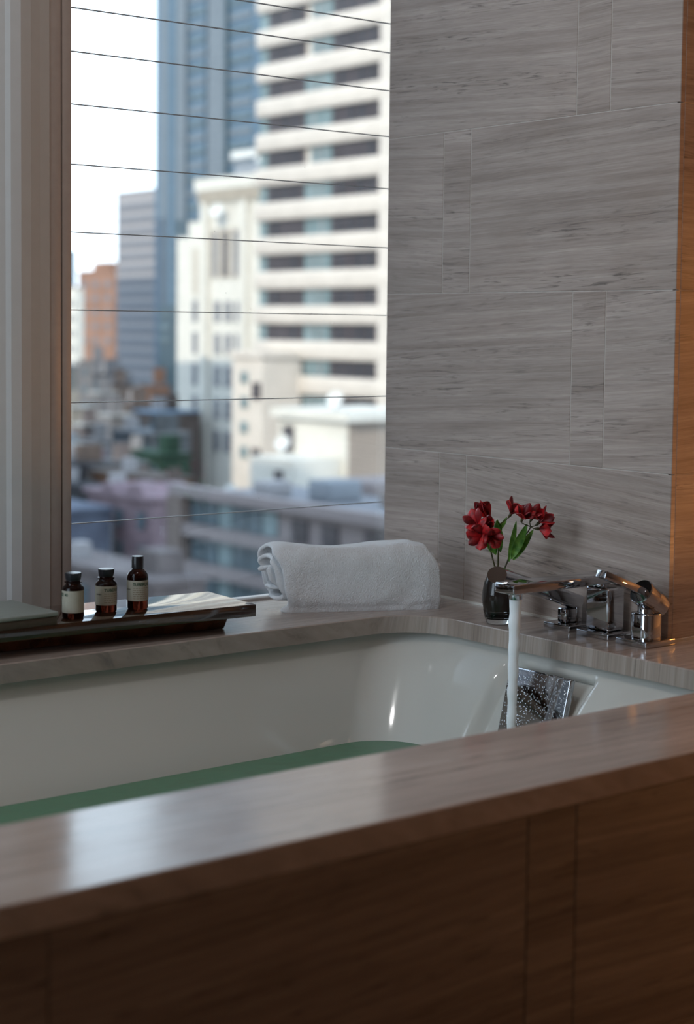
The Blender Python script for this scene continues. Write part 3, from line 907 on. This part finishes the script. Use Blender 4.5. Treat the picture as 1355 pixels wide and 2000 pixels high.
M['boxm'] = plain('grey_green_leather', (0.25, 0.28, 0.255), 0.45, nscale=120, namt=0.05, bump=0.15)
M['boxd'] = plain('dark_box_side', (0.075, 0.058, 0.042), 0.5, nscale=60, namt=0.1)
bx = thing('flat_box', 'flat grey-green lidded box lying on the left end of the dark tray', 'box', (-0.8500, -0.2510, TZ-0.0005), math.radians(3))
box('box_base', (-0.232, 0.0015, 0.0), (-0.0015, 0.138, 0.013), M['boxd'], bx, bev=0.002)
box('box_lid', (-0.234, 0.0, 0.013), (0.0, 0.140, 0.0200), M['boxm'], bx, bev=0.002, seg=3)

def amber_mat():
    mt, n, b = new_mat('amber_glass')
    b.inputs['Base Color'].default_value = (0.035, 0.006, 0.003, 1); b.inputs['Roughness'].default_value = 0.03
    b.inputs['Transmission Weight'].default_value = 0.85; b.inputs['IOR'].default_value = 1.3
    z = n.nodes.new('ShaderNodeTexNoise'); z.inputs['Scale'].default_value = 20
    bp = n.nodes.new('ShaderNodeBump'); bp.inputs['Strength'].default_value = 0.03; bp.inputs['Distance'].default_value = 0.001
    n.links.new(z.outputs['Fac'], bp.inputs['Height']); n.links.new(bp.outputs[0], b.inputs['Normal'])
    return mt
M['amber'] = amber_mat()
M['cap'] = plain('black_plastic', (0.012, 0.011, 0.014), 0.28, nscale=50, namt=0.1)
M['paper'] = plain('cream_paper_label', (0.36, 0.33, 0.26), 0.7, nscale=90, namt=0.05)
M['ink'] = plain('dark_green_ink', (0.012, 0.05, 0.025), 0.7, nscale=60, namt=0.1)
M['inkk'] = plain('black_ink', (0.02, 0.02, 0.018), 0.7, nscale=60, namt=0.1)
M['inkb'] = plain('brown_ink', (0.16, 0.10, 0.05), 0.7, nscale=60, namt=0.1)

def text_mesh(txt, size):
    cu = bpy.data.curves.new('t', 'FONT'); cu.body = txt; cu.size = size; cu.offset = 0.03*size; cu.resolution_u = 3
    o = bpy.data.objects.new('t', cu); COL.objects.link(o)
    dg = bpy.context.evaluated_depsgraph_get(); dg.update()
    me = bpy.data.meshes.new_from_object(o.evaluated_get(dg))
    COL.objects.unlink(o); bpy.data.objects.remove(o)
    return me
def wrap(bm, x, z, a0, R):     # point on the label cylinder
    a = a0 + x/R
    return Vector((R*math.cos(a), R*math.sin(a), z))
def bottle(name, label, loc, R, prof_body, cap_prof, lz0, lz1, a_text, neck_ring=None):
    r = thing(name, label, 'bottle', loc, group='toiletry bottles on the tray')
    lathe('glass', prof_body, M['amber'], r, 48, angle=0.9)
    lathe('cap', cap_prof, M['cap'], r, 48, angle=0.6)
    # label band
    bm = bmesh.new(); RL = R+0.00025; n = 60; a0 = a_text-math.radians(95); span = math.radians(330)
    lo = [wrap(bm, 0, lz0, a0+span*k/n, RL) for k in range(n+1)]; hi = [wrap(bm, 0, lz1, a0+span*k/n, RL) for k in range(n+1)]
    lo = [bm.verts.new(p) for p in lo]; hi = [bm.verts.new(p) for p in hi]
    for k in range(n): bm.faces.new((lo[k], lo[k+1], hi[k+1], hi[k]))
    lb = finish(bm, 'paper_label', M['paper'], r, True)
    lb['label'] = 'cream paper label'
    # title
    me = text_mesh('TUBEROSE 40', 0.0066)
    bm = bmesh.new(); bm.from_mesh(me)
    bmesh.ops.subdivide_edges(bm, edges=[e for e in bm.edges if e.calc_length() > 0.0012], cuts=2)
    RT = RL+0.00012
    for v in bm.verts: v.co = wrap(bm, v.co.x, lz1-0.0085+v.co.y, a_text, RT)
    finish(bm, 'title_lettering', M['ink'], lb)
    # fine print as thin bars
    bm = bmesh.new()
    def bar(x0, x1, z0, z1, R_):
        nn = max(2, int((x1-x0)/0.002)); L_ = [bm.verts.new(wrap(bm, x0+(x1-x0)*k/nn, z0, a_text, R_)) for k in range(nn+1)]
        H_ = [bm.verts.new(wrap(bm, x0+(x1-x0)*k/nn, z1, a_text, R_)) for k in range(nn+1)]
        for k in range(nn): bm.faces.new((L_[k], L_[k+1], H_[k+1], H_[k]))
    rr_ = random.Random(9)
    z = lz1-0.0125
    while z > lz0+0.003:
        x = 0.0
        while x < 0.024:
            w = rr_.uniform(0.002, 0.006); bar(x, x+w, z, z+0.0007, RT); x += w+0.0012
        z -= 0.0034
    finish(bm, 'fine_print', M['inkb'], lb)
    bm = bmesh.new()
    zc = (lz0+lz1)/2+0.001
    for k in range(5): bar(-0.0150+k*0.0022, -0.0150+k*0.0022+0.0013, zc, zc+0.0022, RT)
    finish(bm, 'side_mark', M['inkk'], lb)
    return r
A0 = math.atan2(-0.784, -0.617)
def jar_prof(R, hs, hn):
    return [(0.0, 0.0), (R-0.002, 0.0), (R, 0.002), (R, hs), (R-0.001, hs+0.002), (R-0.004, hs+0.0045), (R-0.0055, hs+0.0060), (R-0.0055, hn), (R-0.0035, hn+0.0006), (R-0.0035, hn+0.0022), (R-0.0060, hn+0.003), (R-0.0065, hn+0.0045), (0.0, hn+0.0045)]
def jar_cap(R, z0, z1):
    return [(R-0.0065, z0), (R-0.0058, z0+0.0005), (R-0.0048, z0+0.0045), (R-0.0045, z0+0.006), (R-0.0040, z1-0.0010), (R-0.0048, z1), (0, z1)]
Rj = 0.0171
bottle('toiletry_jar', 'short amber jar beside the grey-green box, leftmost of the bottles', (-0.8040, -0.2120, TZ-0.0005), Rj, jar_prof(Rj, 0.0475, 0.0555), jar_cap(Rj, 0.0590, 0.0715), 0.0100, 0.0445, A0-math.radians(15)-0.040/Rj)
bottle('toiletry_jar', 'short amber jar between the other jar and the tall bottle', (-0.7310, -0.1880, TZ-0.0005), Rj, jar_prof(Rj, 0.0450, 0.0530), jar_cap(Rj, 0.0565, 0.0690), 0.0120, 0.0425, A0-math.radians(2))
Rb = 0.0172
bottle('toiletry_bottle', 'tall amber bottle with a narrow black cylinder cap, rightmost on the tray', (-0.6770, -0.1950, TZ-0.0005), Rb,
    [(0, 0), (Rb-0.002, 0), (Rb, 0.002), (Rb, 0.0530), (Rb-0.0008, 0.0565), (Rb-0.003, 0.0605), (Rb-0.0065, 0.0640), (0.0085, 0.0655), (0.0080, 0.068), (0, 0.068)],
    [(0.0082, 0.0660), (0.0095, 0.0663), (0.0097, 0.0850), (0.0092, 0.0860), (0, 0.0860)], 0.0150, 0.0480, A0-math.radians(18))

# ---------------------------------------------------------------- the city outside
GZ = -30.0
C = {}
def cm(name, col, rough=0.7, amt=0.06, sc=0.6, spec=0.3):
    C[name] = plain(name, tuple(0.62*q for q in col), rough, nscale=sc, namt=amt, spec=spec); return C[name]
cm('cream_stucco', (0.84, 0.76, 0.68)); cm('warm_white', (0.84, 0.80, 0.72)); cm('limestone_facade', (0.66, 0.59, 0.50))
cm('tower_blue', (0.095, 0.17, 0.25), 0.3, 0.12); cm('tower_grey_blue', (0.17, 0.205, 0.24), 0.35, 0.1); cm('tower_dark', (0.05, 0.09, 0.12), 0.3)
cm('glass_dark', (0.085, 0.075, 0.085), 0.35, 0.2, 0.5); cm('glass_pale', (0.24, 0.33, 0.35), 0.3, 0.2, 0.5); cm('glass_blue', (0.10, 0.15, 0.18), 0.3, 0.3, 0.4)
cm('grey_facade', (0.42, 0.40, 0.41)); cm('grey_window', (0.24, 0.25, 0.28)); cm('brick_brown', (0.36, 0.20, 0.14), amt=0.2, sc=0.2)
cm('brick_orange', (0.42, 0.20, 0.10), amt=0.2, sc=0.3); cm('pink_wall', (0.52, 0.38, 0.43), amt=0.05); cm('blue_wall', (0.24, 0.28, 0.38)); cm('dark_roof', (0.08, 0.08, 0.09), amt=0.3, sc=0.3)
cm('grey_concrete', (0.34, 0.29, 0.29)); cm('shaded_cream_wall', (0.42, 0.34, 0.28)); cm('green_roof', (0.045, 0.12, 0.09), amt=0.3, sc=0.4); cm('pale_roof', (0.30, 0.33, 0.37)); cm('taupe', (0.24, 0.19, 0.17), amt=0.2)
cm('pale_blue', (0.42, 0.62, 0.85)); cm('asphalt', (0.10, 0.10, 0.11), amt=0.2, sc=0.1); cm('white_dish', (0.85, 0.85, 0.82))

struct(box('ground', (-120, 4, GZ-1), (900, 1200, GZ), C['asphalt']), 'city ground far below the window', 'ground')

def bld(name, label, K, y0, y1, z1, dx, mat, z0=GZ, parapet=0.6, pm=None, group=None):
    """building whose lit face stands at x = K; parts are added in world coordinates"""
    r = thing(name, label, 'building', (0, 0, 0), group=group)
    r.location = (K, y0, z0)
    o = bpart(r, 'walls', (K, y0, z0), (K+dx, y1, z1), mat)
    if parapet:
        bpart(r, 'parapet', (K-0.25, y0-0.25, z1), (K+dx, y1+0.25, z1+parapet), pm or mat)
    return r
def bpart(r, name, lo, hi, mat, bev=0.0):
    l = r.location
    return box(name, tuple(lo[i]-l[i] for i in range(3)), tuple(hi[i]-l[i] for i in range(3)), mat, r, bev=bev)
def windows(r, K, ys, zs, w, hgt, mat, d=0.12):
    for z in zs:
        for y in ys:
            bpart(r, 'window', (K-d, y, z), (K+0.05, y+w, z+hgt), mat)
def windows_y(r, Y, xs, zs, w, hgt, mat, d=0.12):
    for z in zs:
        for x in xs:
            bpart(r, 'window', (x, Y-d, z), (x+w, Y+0.05, z+hgt), mat)

# white banded office block
K = 88.0
wb = bld('office_building', 'tall white building with dark ribbon windows between cream bands, right of the view', K+0.55, 103.0, 125.9, 50, 16, C['cream_stucco'])
zt0 = 4.576; FH = 3.16
for k in range(-3, 14):
    zt = zt0 + FH*k                       # window head
    zb = zt - 1.46
    r_ = random.Random(k)
    for (a, b, mm, npan) in ((118.9, 124.6, 'glass_dark', 4), (115.0, 118.8, 'glass_pale', 3), (108.0, 114.9, 'glass_dark', 5)):
        if k in (4, 7, 8) and mm == 'glass_pale': b -= 0.8
        bpart(wb, 'window', (K+0.40, a, zb), (K+0.60, b, zt), C[mm])
        w_ = (b-a)/npan
        for q in range(1, npan):
            if r_.random() < 0.75:
                bpart(wb, 'mullion', (K+0.30, a+w_*q-0.06, zb), (K+0.5, a+w_*q+0.06, zt), C['tower_dark'] if mm == 'glass_dark' else C['grey_facade'])
    bpart(wb, 'edge_window', (K+0.40, 124.65, zb), (K+0.60, 125.85, zt), C['glass_pale'])
    bpart(wb, 'spandrel', (K, 103.0, zt), (K+0.6, 126.2, zt+1.70), C['cream_stucco'], bev=0.25)
bpart(wb, 'corner_pier', (K+0.02, 103.0, -8), (K+0.56, 107.9, 50), C['cream_stucco'])
# lower wing of the same colour left of it
wg = bld('apartment_building', 'narrow cream building wing with small windows left of the white banded block', 84.0, 119.0, 123.7, -1.6, 4.3, C['cream_stucco'])
windows(wg, 84.0, [121.2], [-3.9-2.25*k for k in range(4)], 1.1, 1.0, C['glass_pale'])
windows(wg, 84.0, [119.2], [-5.3, -11.2], 1.3, 1.5, C['glass_dark'])

# penthouse block in front of the white building
ph = bld('rooftop_block', 'cream rooftop block with white flat roof and side wall coloured as if in softer light below the white banded building', 70.0, 88.97, 97.1, -5.4, 7.5, C['warm_white'], parapet=0)
bpart(ph, 'roof_slab', (69.5, 88.3, -5.4), (78.2, 97.5, -4.75), C['warm_white'])
bpart(ph, 'side_wall', (70.1, 88.9, -30), (77.4, 88.98, -5.4), C['shaded_cream_wall'])  # duller tan puts the softer light of this side into its colour
bpart(ph, 'window', (69.85, 95.2, -7.9), (70.05, 96.4, -6.0), C['glass_dark'])
bpart(ph, 'low_annex', (66.0, 89.6, -30), (70.0, 95.0, -8.0), C['warm_white'])
bpart(ph, 'annex_window', (65.9, 91.0, -10.6), (66.1, 92.0, -8.8), C['glass_dark'])
def dish(loc, R, label):
    o = lathe('dish_or_glint', [(0.0, 0.0), (R*0.5, 0.12*R), (R, 0.45*R), (R*0.98, 0.5*R), (R*0.5, 0.2*R), (0, 0.08*R)], C['white_dish'], None, 20, angle=1)
    o.location = loc
    o.rotation_euler = SUN.to_track_quat('Z', 'Y').to_euler()
    tag(o, label, 'dish')
    bm = bmesh.new(); tube(bm, [(0, 0, -1.2*R), (0, 0, 0.1)], 0.12*R, 8)
    m_ = finish(bm, 'mast', C['grey_facade'], o); m_.rotation_euler = o.rotation_euler.to_matrix().inverted().to_euler()
dish((70.5, 90.9, -4.0), 0.62, 'white satellite dish on the flat roof of the cream rooftop block')
dish((65.5, 90.3, -6.9), 0.55, 'white satellite dish on the annex below the flat white roof')
dish((63.2, 93.3, -10.3), 0.5, 'pale satellite dish low down in front of the cream rooftop block')
dish((123.6, 185.6, 16.5), 1.0, 'white disc standing in for a blurred glint high on the stepped cream tower')  # disc imitates an out-of-focus glint on the tower
for o_ in (0,):
    rr_ = bld('roof_hut', 'small grey-blue roof hut beside the shade-toned side wall', 60.0, 73.6, 77.2, -8.6, 4, C['grey_concrete'])

# dark grey building in the foreground
K = 42.0
fg = bld('office_building', 'low grey-mauve building with ribbon windows in the near foreground behind the towel', K, 40.0, 66.6, -7.2, 7, C['grey_concrete'], parapet=0)
bpart(fg, 'parapet', (K-0.5, 39.8, -7.1), (K+0.2, 66.9, -6.6), C['grey_concrete'])
bpart(fg, 'roof_deck', (K+0.2, 40.2, -7.2), (K+6.8, 66.4, -7.0), C['grey_window'])
for zt, hh in ((-7.25, 1.1), (-9.0, 1.15), (-10.8, 1.2), (-12.6, 1.2)):
    y = 58.4
    q = 0
    while y < 65.6:
        bpart(fg, 'window', (K-0.10, y, zt-hh), (K+0.05, y+1.05, zt), C['glass_blue'] if q % 3 else C['glass_pale']); y += 1.2; q += 1
    for y in (56.1, 53.9, 50.95, 48.7, 46.0): bpart(fg, 'window', (K-0.10, y, zt-hh-0.1), (K+0.05, y+1.15, zt-0.15), C['glass_dark'])
    bpart(fg, 'ledge', (K-0.5, 57.6, zt-hh-0.62), (K+0.05, 66.6, zt-hh-0.05), C['grey_concrete'])
bpart(fg, 'corner_pier', (K-0.6, 65.7, -30), (K+0.1, 66.9, -7.1), C['taupe'])
for i, (x, y, s) in enumerate(((44, 62, 0.9), (45, 58.5, 1.2), (46, 55, 0.8), (44.5, 51, 1.3))):
    o = box('rooftop_unit', (x, y, -6.98), (x+1.6*s, y+1.4*s, -6.98+0.8*s), [C['grey_facade'], C['pale_roof'], C['taupe'], C['grey_window']][i], bev=0.08)
    tag(o, ['grey rooftop unit on the foreground roof nearest the left corner', 'pale rooftop unit at the back of the foreground roof', 'brown low rooftop unit on the foreground roof near the edge', 'dark rooftop unit on the right of the foreground roof'][i], 'rooftop unit', 'rooftop units on the foreground building')

# stepped cream tower
K = 125.0
ad = bld('stepped_tower', 'stepped cream stone tower with tall arched recess left of the white banded block', K, 176.0, 192.0, 19.6, 15, C['warm_white'], parapet=0)
bpart(ad, 'cornice', (K-0.7, 175.6, 19.6), (K+15, 192.4, 21.2), C['warm_white'])
for k in range(14): bpart(ad, 'cornice_slot', (K-0.78, 176.6+1.1*k, 18.0), (K-0.0, 176.6+1.1*k+0.45, 19.6), C['limestone_facade'])
bpart(ad, 'upper_shoulder', (K+0.5, 191.9, GZ), (K+14, 195.6, 15.6), C['warm_white'])
bpart(ad, 'lower_shoulder', (K+0.8, 195.5, GZ), (K+14, 199.0, 13.6), C['warm_white'])
bpart(ad, 'recess_panel', (K-0.05, 181.6, 7.6), (K+0.05, 189.2, 14.4), C['limestone_facade'])
for y in (182.6, 185.0, 187.6):
    bpart(ad, 'window', (K-0.15, y, 7.9), (K+0.05, y+(1.0 if y != 185.0 else 1.3), 14.0), C['glass_dark'] if y == 185.0 else C['grey_window'])
for y in (180.2, 189.6): bpart(ad, 'pilaster', (K-0.6, y, GZ), (K+0.05, y+1.3, 18.0), C['warm_white'])
for z in (3.0, -1.4, -5.8, -10.2, -14.6):
    for y in (181.8, 184.2, 186.8): bpart(ad, 'window', (K-0.12, y, z-1.2), (K+0.05, y+1.4, z+1.6), C['grey_window'])
    bpart(ad, 'window', (K-0.12+0.5, 193.2, z-1.2), (K+0.55, 194.4, z+1.8), C['grey_window'])
bpart(ad, 'window', (K+0.38, 193.2, 5.6), (K+0.55, 194.4, 12.0), C['limestone_facade'])
bpart(ad, 'roof_house', (K+3, 179, 21.2), (K+10, 188, 23.2), C['pale_roof'])
crane = bld('cooling_unit', 'white rooftop machinery on top of the stepped cream tower', K+4, 177.5, 184.5, 25.0, 2.5, C['white_dish'], z0=23.2, parapet=0)
bpart(crane, 'arm', (K+4, 182.0, 24.2), (K+5, 190.5, 25.2), C['white_dish'])

# blue glass towers
K = 220.0
for (nm, lb, y0, y1, segs) in (
    ('glass_tower', 'tall blue-grey glass tower at the left of the pair, against the sky', 335.2, 356.5, ((0, 2.3, 'tower_blue'), (2.3, 5.5, 'tower_grey_blue'), (5.5, 6.2, 'tower_dark'), (6.2, 8.6, 'tower_blue'), (8.6, 9.4, 'tower_dark'), (9.4, 13.6, 'tower_grey_blue'))),
    ('glass_tower', 'tall deep blue glass tower behind the white banded block', 312.5, 333.2, ((0, 3.6, 'tower_grey_blue'), (3.6, 7.0, 'tower_grey_blue'), (7.0, 7.8, 'tower_dark')))):
    t = bld(nm, lb, K, y0, y1, 150, 25, C['tower_blue'], parapet=0)
    for a, b, mm in segs: bpart(t, 'facade_strip', (K-0.8, y1-b, GZ), (K+0.1, y1-a, 150), C[mm])
    wa, wb_ = (y0+0.2, y0+7.2) if y0 > 330 else (y0+3.4, y0+12.6)
    for k in range(0, 31):
        z = 6+3.3*k
        bpart(t, 'window', (K-0.3, wa, z), (K+0.05, wb_, z+1.5), C['tower_grey_blue'] if k % 2 == 0 else C['glass_blue'])
    z = 104
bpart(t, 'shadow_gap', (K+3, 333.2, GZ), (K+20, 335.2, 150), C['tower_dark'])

dk = bld('shade_block', 'added dark teal block standing in for shade low on the blue-grey tower', 205, 313.0, 331.6, 6.0, 12, C['tower_dark'], parapet=0)  # added dark block stands in for shade on the tower's lower part
bpart(dk, 'upper_shade_block', (205.5, 313.0, 6.0), (217, 325.6, 25.5), C['tower_dark'])
for k in range(9): bpart(dk, 'window', (204.8, 325.8 if k < 3 else 314.5, 0.5+2.9*k-3), (205.55, 331.2 if k < 3 else 325.0, 1.9+2.9*k-3), C['glass_blue'])  # window rows on the added shade block
# grey slab office left of the glass tower
K = 240.0
g = bld('office_building', 'grey flat-topped office slab with faint horizontal bands left of the blue tower', K, 375.0, 410.6, 38.0, 25, C['grey_facade'])
for k in range(20): bpart(g, 'window', (K-0.25, 376, 33.2-3.4*k), (K+0.05, 409.6, 34.9-3.4*k), C['grey_window'])
# distant brown blocks
for (nm, lb, K, y0, y1, z1, mm) in (
    ('apartment_building', 'brown brick building on the skyline right of the sunlit pale strip', 300, 515, 540.5, 20.5, 'brick_brown'),
    ('apartment_building', 'pale sunlit narrow building on the skyline at the left edge', 270, 487.5, 497.0, 13.0, 'warm_white'),
    ('office_building', 'dark glass building at the far left edge of the view', 320, 586.0, 600.0, 30.3, 'tower_grey_blue'),
    ('brick_block', 'reddish brick block low on the skyline behind the pale strip', 300, 546.0, 560.0, 15.0, 'brick_brown')):
    b = bld(nm, lb, K, y0, y1, z1, {'warm_white': 2.5, 'tower_grey_blue': 4}.get(mm, 16), C[mm])
    for z in [z1-4-5*k for k in range(5)]:
        for q in range(3):
            w_ = (y1-y0)/3
            bpart(b, 'window', (K-0.2, y0+w_*(q+0.3), z-1.6), (K+0.05, y0+w_*(q+0.7), z+0.6), C['grey_window'])
    if mm == 'brick_brown' and z1 > 15: bpart(b, 'roof_house', (K+2, 522, z1), (K+10, 533, z1+3.5), C['brick_brown'])

# nearer low blocks in shade
low = [
    ('row_house', 'tan block at the left edge below the pale sunlit strip', 190, 343.4, 374.4, -8.6, 6, 'limestone_facade', 'pale_roof', 3),
    ('row_house', 'narrow pale grey block beside the tan block at the left', 182, 322.2, 328.6, -6.7, 4, 'grey_facade', 'grey_facade', 1),
    ('row_house', 'dark slate block below the brown skyline building', 172, 299.0, 304.1, -9.0, 6, 'grey_window', 'dark_roof', 2),
    ('row_house', 'dim brown block left of the grey office slab foot', 160, 274.4, 278.2, -10.1, 4, 'taupe', 'dark_roof', 1),
    ('row_house', 'small pale blue-white house in the middle of the far roofs', 146, 256.5, 260.1, -10.8, 4, 'grey_facade', 'white_dish', 1),
    ('row_house', 'dark brown block with square top below the grey office slab', 136, 228.2, 232.4, -11.4, 5, 'taupe', 'taupe', 2),
    ('brick_building', 'small orange-brown brick hut below the grey office slab', 150, 245.5, 249.2, -9.0, 4, 'brick_brown', 'pale_roof', 1),
    ('row_house', 'dark block carrying a pale blue flat roof left of the stepped tower', 116, 188.5, 194.3, -10.5, 7, 'taupe', 'pale_blue', 2),
    ('row_house', 'pale cream hut at the left edge in the middle distance', 128, 233.8, 240.2, -12.0, 4, 'limestone_facade', 'white_dish', 1),
    ('row_house', 'white roofed hut right of the pale cream hut', 122, 210.9, 214.5, -12.1, 4, 'grey_facade', 'white_dish', 1),
    ('row_house', 'grey hut with pale roof between dark lanes at the left', 114, 205.1, 208.3, -13.0, 4, 'grey_concrete', 'white_dish', 1),
    ('row_house', 'mauve house with pale roof at the left in the middle distance', 98, 177.7, 184.2, -13.8, 4, 'pink_wall', 'white_dish', 2),
    ('row_house', 'small grey house right of the mauve house', 102, 180.0, 184.2, -13.4, 3, 'grey_facade', 'grey_facade', 1),
    ('row_house', 'blue-grey block with pale roof above the green building', 94, 153.9, 162.5, -10.8, 5, 'tower_grey_blue', 'pale_roof', 4),
    ('warehouse', 'dark green building left of the stepped tower foot', 80, 129.2, 136.7, -10.9, 3, 'green_roof', 'green_roof', 3),
    ('row_house', 'grey shed with sloping grey roof left of the dark green building', 74, 126.7, 131.1, -11.3, 3, 'grey_concrete', 'pale_roof', 1),
    ('row_house', 'brown house at the left edge above the blue-grey house', 68, 121.2, 129.2, -10.9, 4, 'taupe', 'dark_roof', 2),
    ('row_house', 'very dark low house at the left edge above the blue-grey house', 57, 102.6, 109.3, -10.6, 3, 'dark_roof', 'dark_roof', 2),
    ('brick_building', 'orange brick low building behind the pink house', 60, 97.9, 107.0, -9.8, 3, 'brick_orange', 'taupe', 4),
    ('rendered_house', 'pale pink rendered house behind the tall amber bottle', 48, 78.8, 86.3, -8.9, 3, 'pink_wall', 'pink_wall', 3),
    ('rendered_house', 'blue-grey house at the lower left behind the amber jars', 44, 81.8, 88.0, -9.6, 3, 'blue_wall', 'blue_wall', 3),
    ('row_house', 'dark brown slot of a house between pink house and foreground building', 54, 87.2, 88.2, -9.4, 2, 'taupe', 'dark_roof', 1),
    ('row_house', 'low mauve-grey house below the pink house near the tray', 33, 54.4, 63.4, -9.3, 2.5, 'grey_concrete', 'grey_concrete', 4),
]
for (nm, lb, K, y0, y1, z1, dx, mm, pm, nq) in low:
    for nm_ in (mm, pm):       # darkened copies of the colours put the shade into the low houses
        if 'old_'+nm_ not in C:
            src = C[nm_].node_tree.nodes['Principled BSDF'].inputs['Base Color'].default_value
            C['old_'+nm_] = plain('old_'+nm_, tuple(0.55*q for q in src[:3]), 0.8, nscale=0.8, namt=0.25, spec=0.2)  # old_ colours are copies darkened to stand in for shade
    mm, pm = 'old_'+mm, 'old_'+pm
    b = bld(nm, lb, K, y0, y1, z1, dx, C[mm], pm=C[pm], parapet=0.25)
    bpart(b, 'roof', (K+0.3, y0+0.3, z1), (K+dx-0.3, y1-0.3, z1+0.15), C[pm])
    s_ = K/100.0
    q0 = (lb.__len__()*7 % 5)/8
    if not any(q_ in mm for q_ in ('pink', 'blue_wall', 'orange')): bpart(b, 'stair_head', (K+dx*0.3, y0+(y1-y0)*(0.1+q0), z1), (K+dx*0.8, y0+(y1-y0)*(0.28+q0), z1+0.7+1.5*s_), C[mm])
    if nq > 1: bpart(b, 'water_tank', (K+dx*0.2, y0+(y1-y0)*(0.8-q0*0.5), z1), (K+dx*0.5, y0+(y1-y0)*(0.88-q0*0.5), z1+0.5+1.3*s_), C['grey_facade'])
    fh = 1.2+1.4*s_
    for f_ in range(4):
        z = z1-0.5-0.5*s_-fh*f_
        for q in range(nq):
            w_ = (y1-y0)/nq
            bpart(b, 'window', (K-0.12, y0+w_*(q+0.36), z-0.5*fh), (K+0.05, y0+w_*(q+0.62), z), C['glass_blue'])
for b in [o for o in bpy.data.objects if o.get('label') == 'pale pink rendered house behind the tall amber bottle']:
    l = b.location; me_w = [ch for ch in b.children if ch.name.startswith('walls')][0].dimensions.y
    bm = bmesh.new()
    for f0, f1, hh in ((0.0, 0.42, 0.9), (0.5, 0.78, 0.7)):
        ya, yb = me_w*f0, me_w*f1; z0_ = 0.0
        fr_ = [bm.verts.new((-0.3, y, z)) for y, z in ((ya, 0), (yb, 0), ((ya+yb)/2+0.5, hh), ((ya+yb)/2-0.5, hh))]
        bk_ = [bm.verts.new((2.8, y, z)) for y, z in ((ya, 0), (yb, 0), ((ya+yb)/2+0.5, hh), ((ya+yb)/2-0.5, hh))]
        bm.faces.new(fr_); bm.faces.new(bk_[::-1])
        for k in range(4): bm.faces.new((fr_[k], bk_[k], bk_[(k+1) % 4], fr_[(k+1) % 4]))
    bmesh.ops.recalc_face_normals(bm, faces=bm.faces[:])
    zt_ = max(v.co.z for ch in b.children if ch.name.startswith('walls') for v in ch.data.vertices)
    for v in bm.verts: v.co.z += zt_
    finish(bm, 'gable', C['old_pink_wall'], b)  # pink wall colour darkened to stand in for shade
# unseen towers added left of the frame to shade the city and bath
t1 = bld('sun_blocker', 'unseen tower added left of the view to shade the foot of the stepped tower', 50, 138.0, 172.0, 36.5, 12, C['grey_facade'])
t2 = bld('sun_blocker', 'unseen tower added close on the left to shade the near roofs', -58, 5.0, 72.0, 58, 20, C['grey_facade'])
t3 = bld('sun_blocker', 'unseen tower added beyond the left side window to keep direct sun off the bath', -80, -52.0, -16.0, 62, 20, C['grey_facade'])
t4 = bld('sun_blocker', 'unseen far tower added left of the view to shade the lower half of the grey slab', 92, 296.0, 344.0, 96, 20, C['grey_facade'])
for t_, x0_, y0_, w_, ly_, zt_ in ((t1, 50, 138, 12, 34, 36), (t2, -58, 5, 20, 67, 57), (t3, -80, -52, 20, 36, 61), (t4, 92, 296, 20, 48, 95)):
    for k in range(24 if t_ is not t4 else 30):
        z = zt_-3.0-3.4*k
        if z < GZ+2: break
        bpart(t_, 'window_band', (x0_+0.8, y0_-0.1, z), (x0_+w_-0.8, y0_+0.05, z+1.7), C['grey_window'])
        bpart(t_, 'window_band', (x0_+w_-0.05, y0_+1.0, z), (x0_+w_+0.1, y0_+ly_-1.0, z+1.7), C['grey_window'])
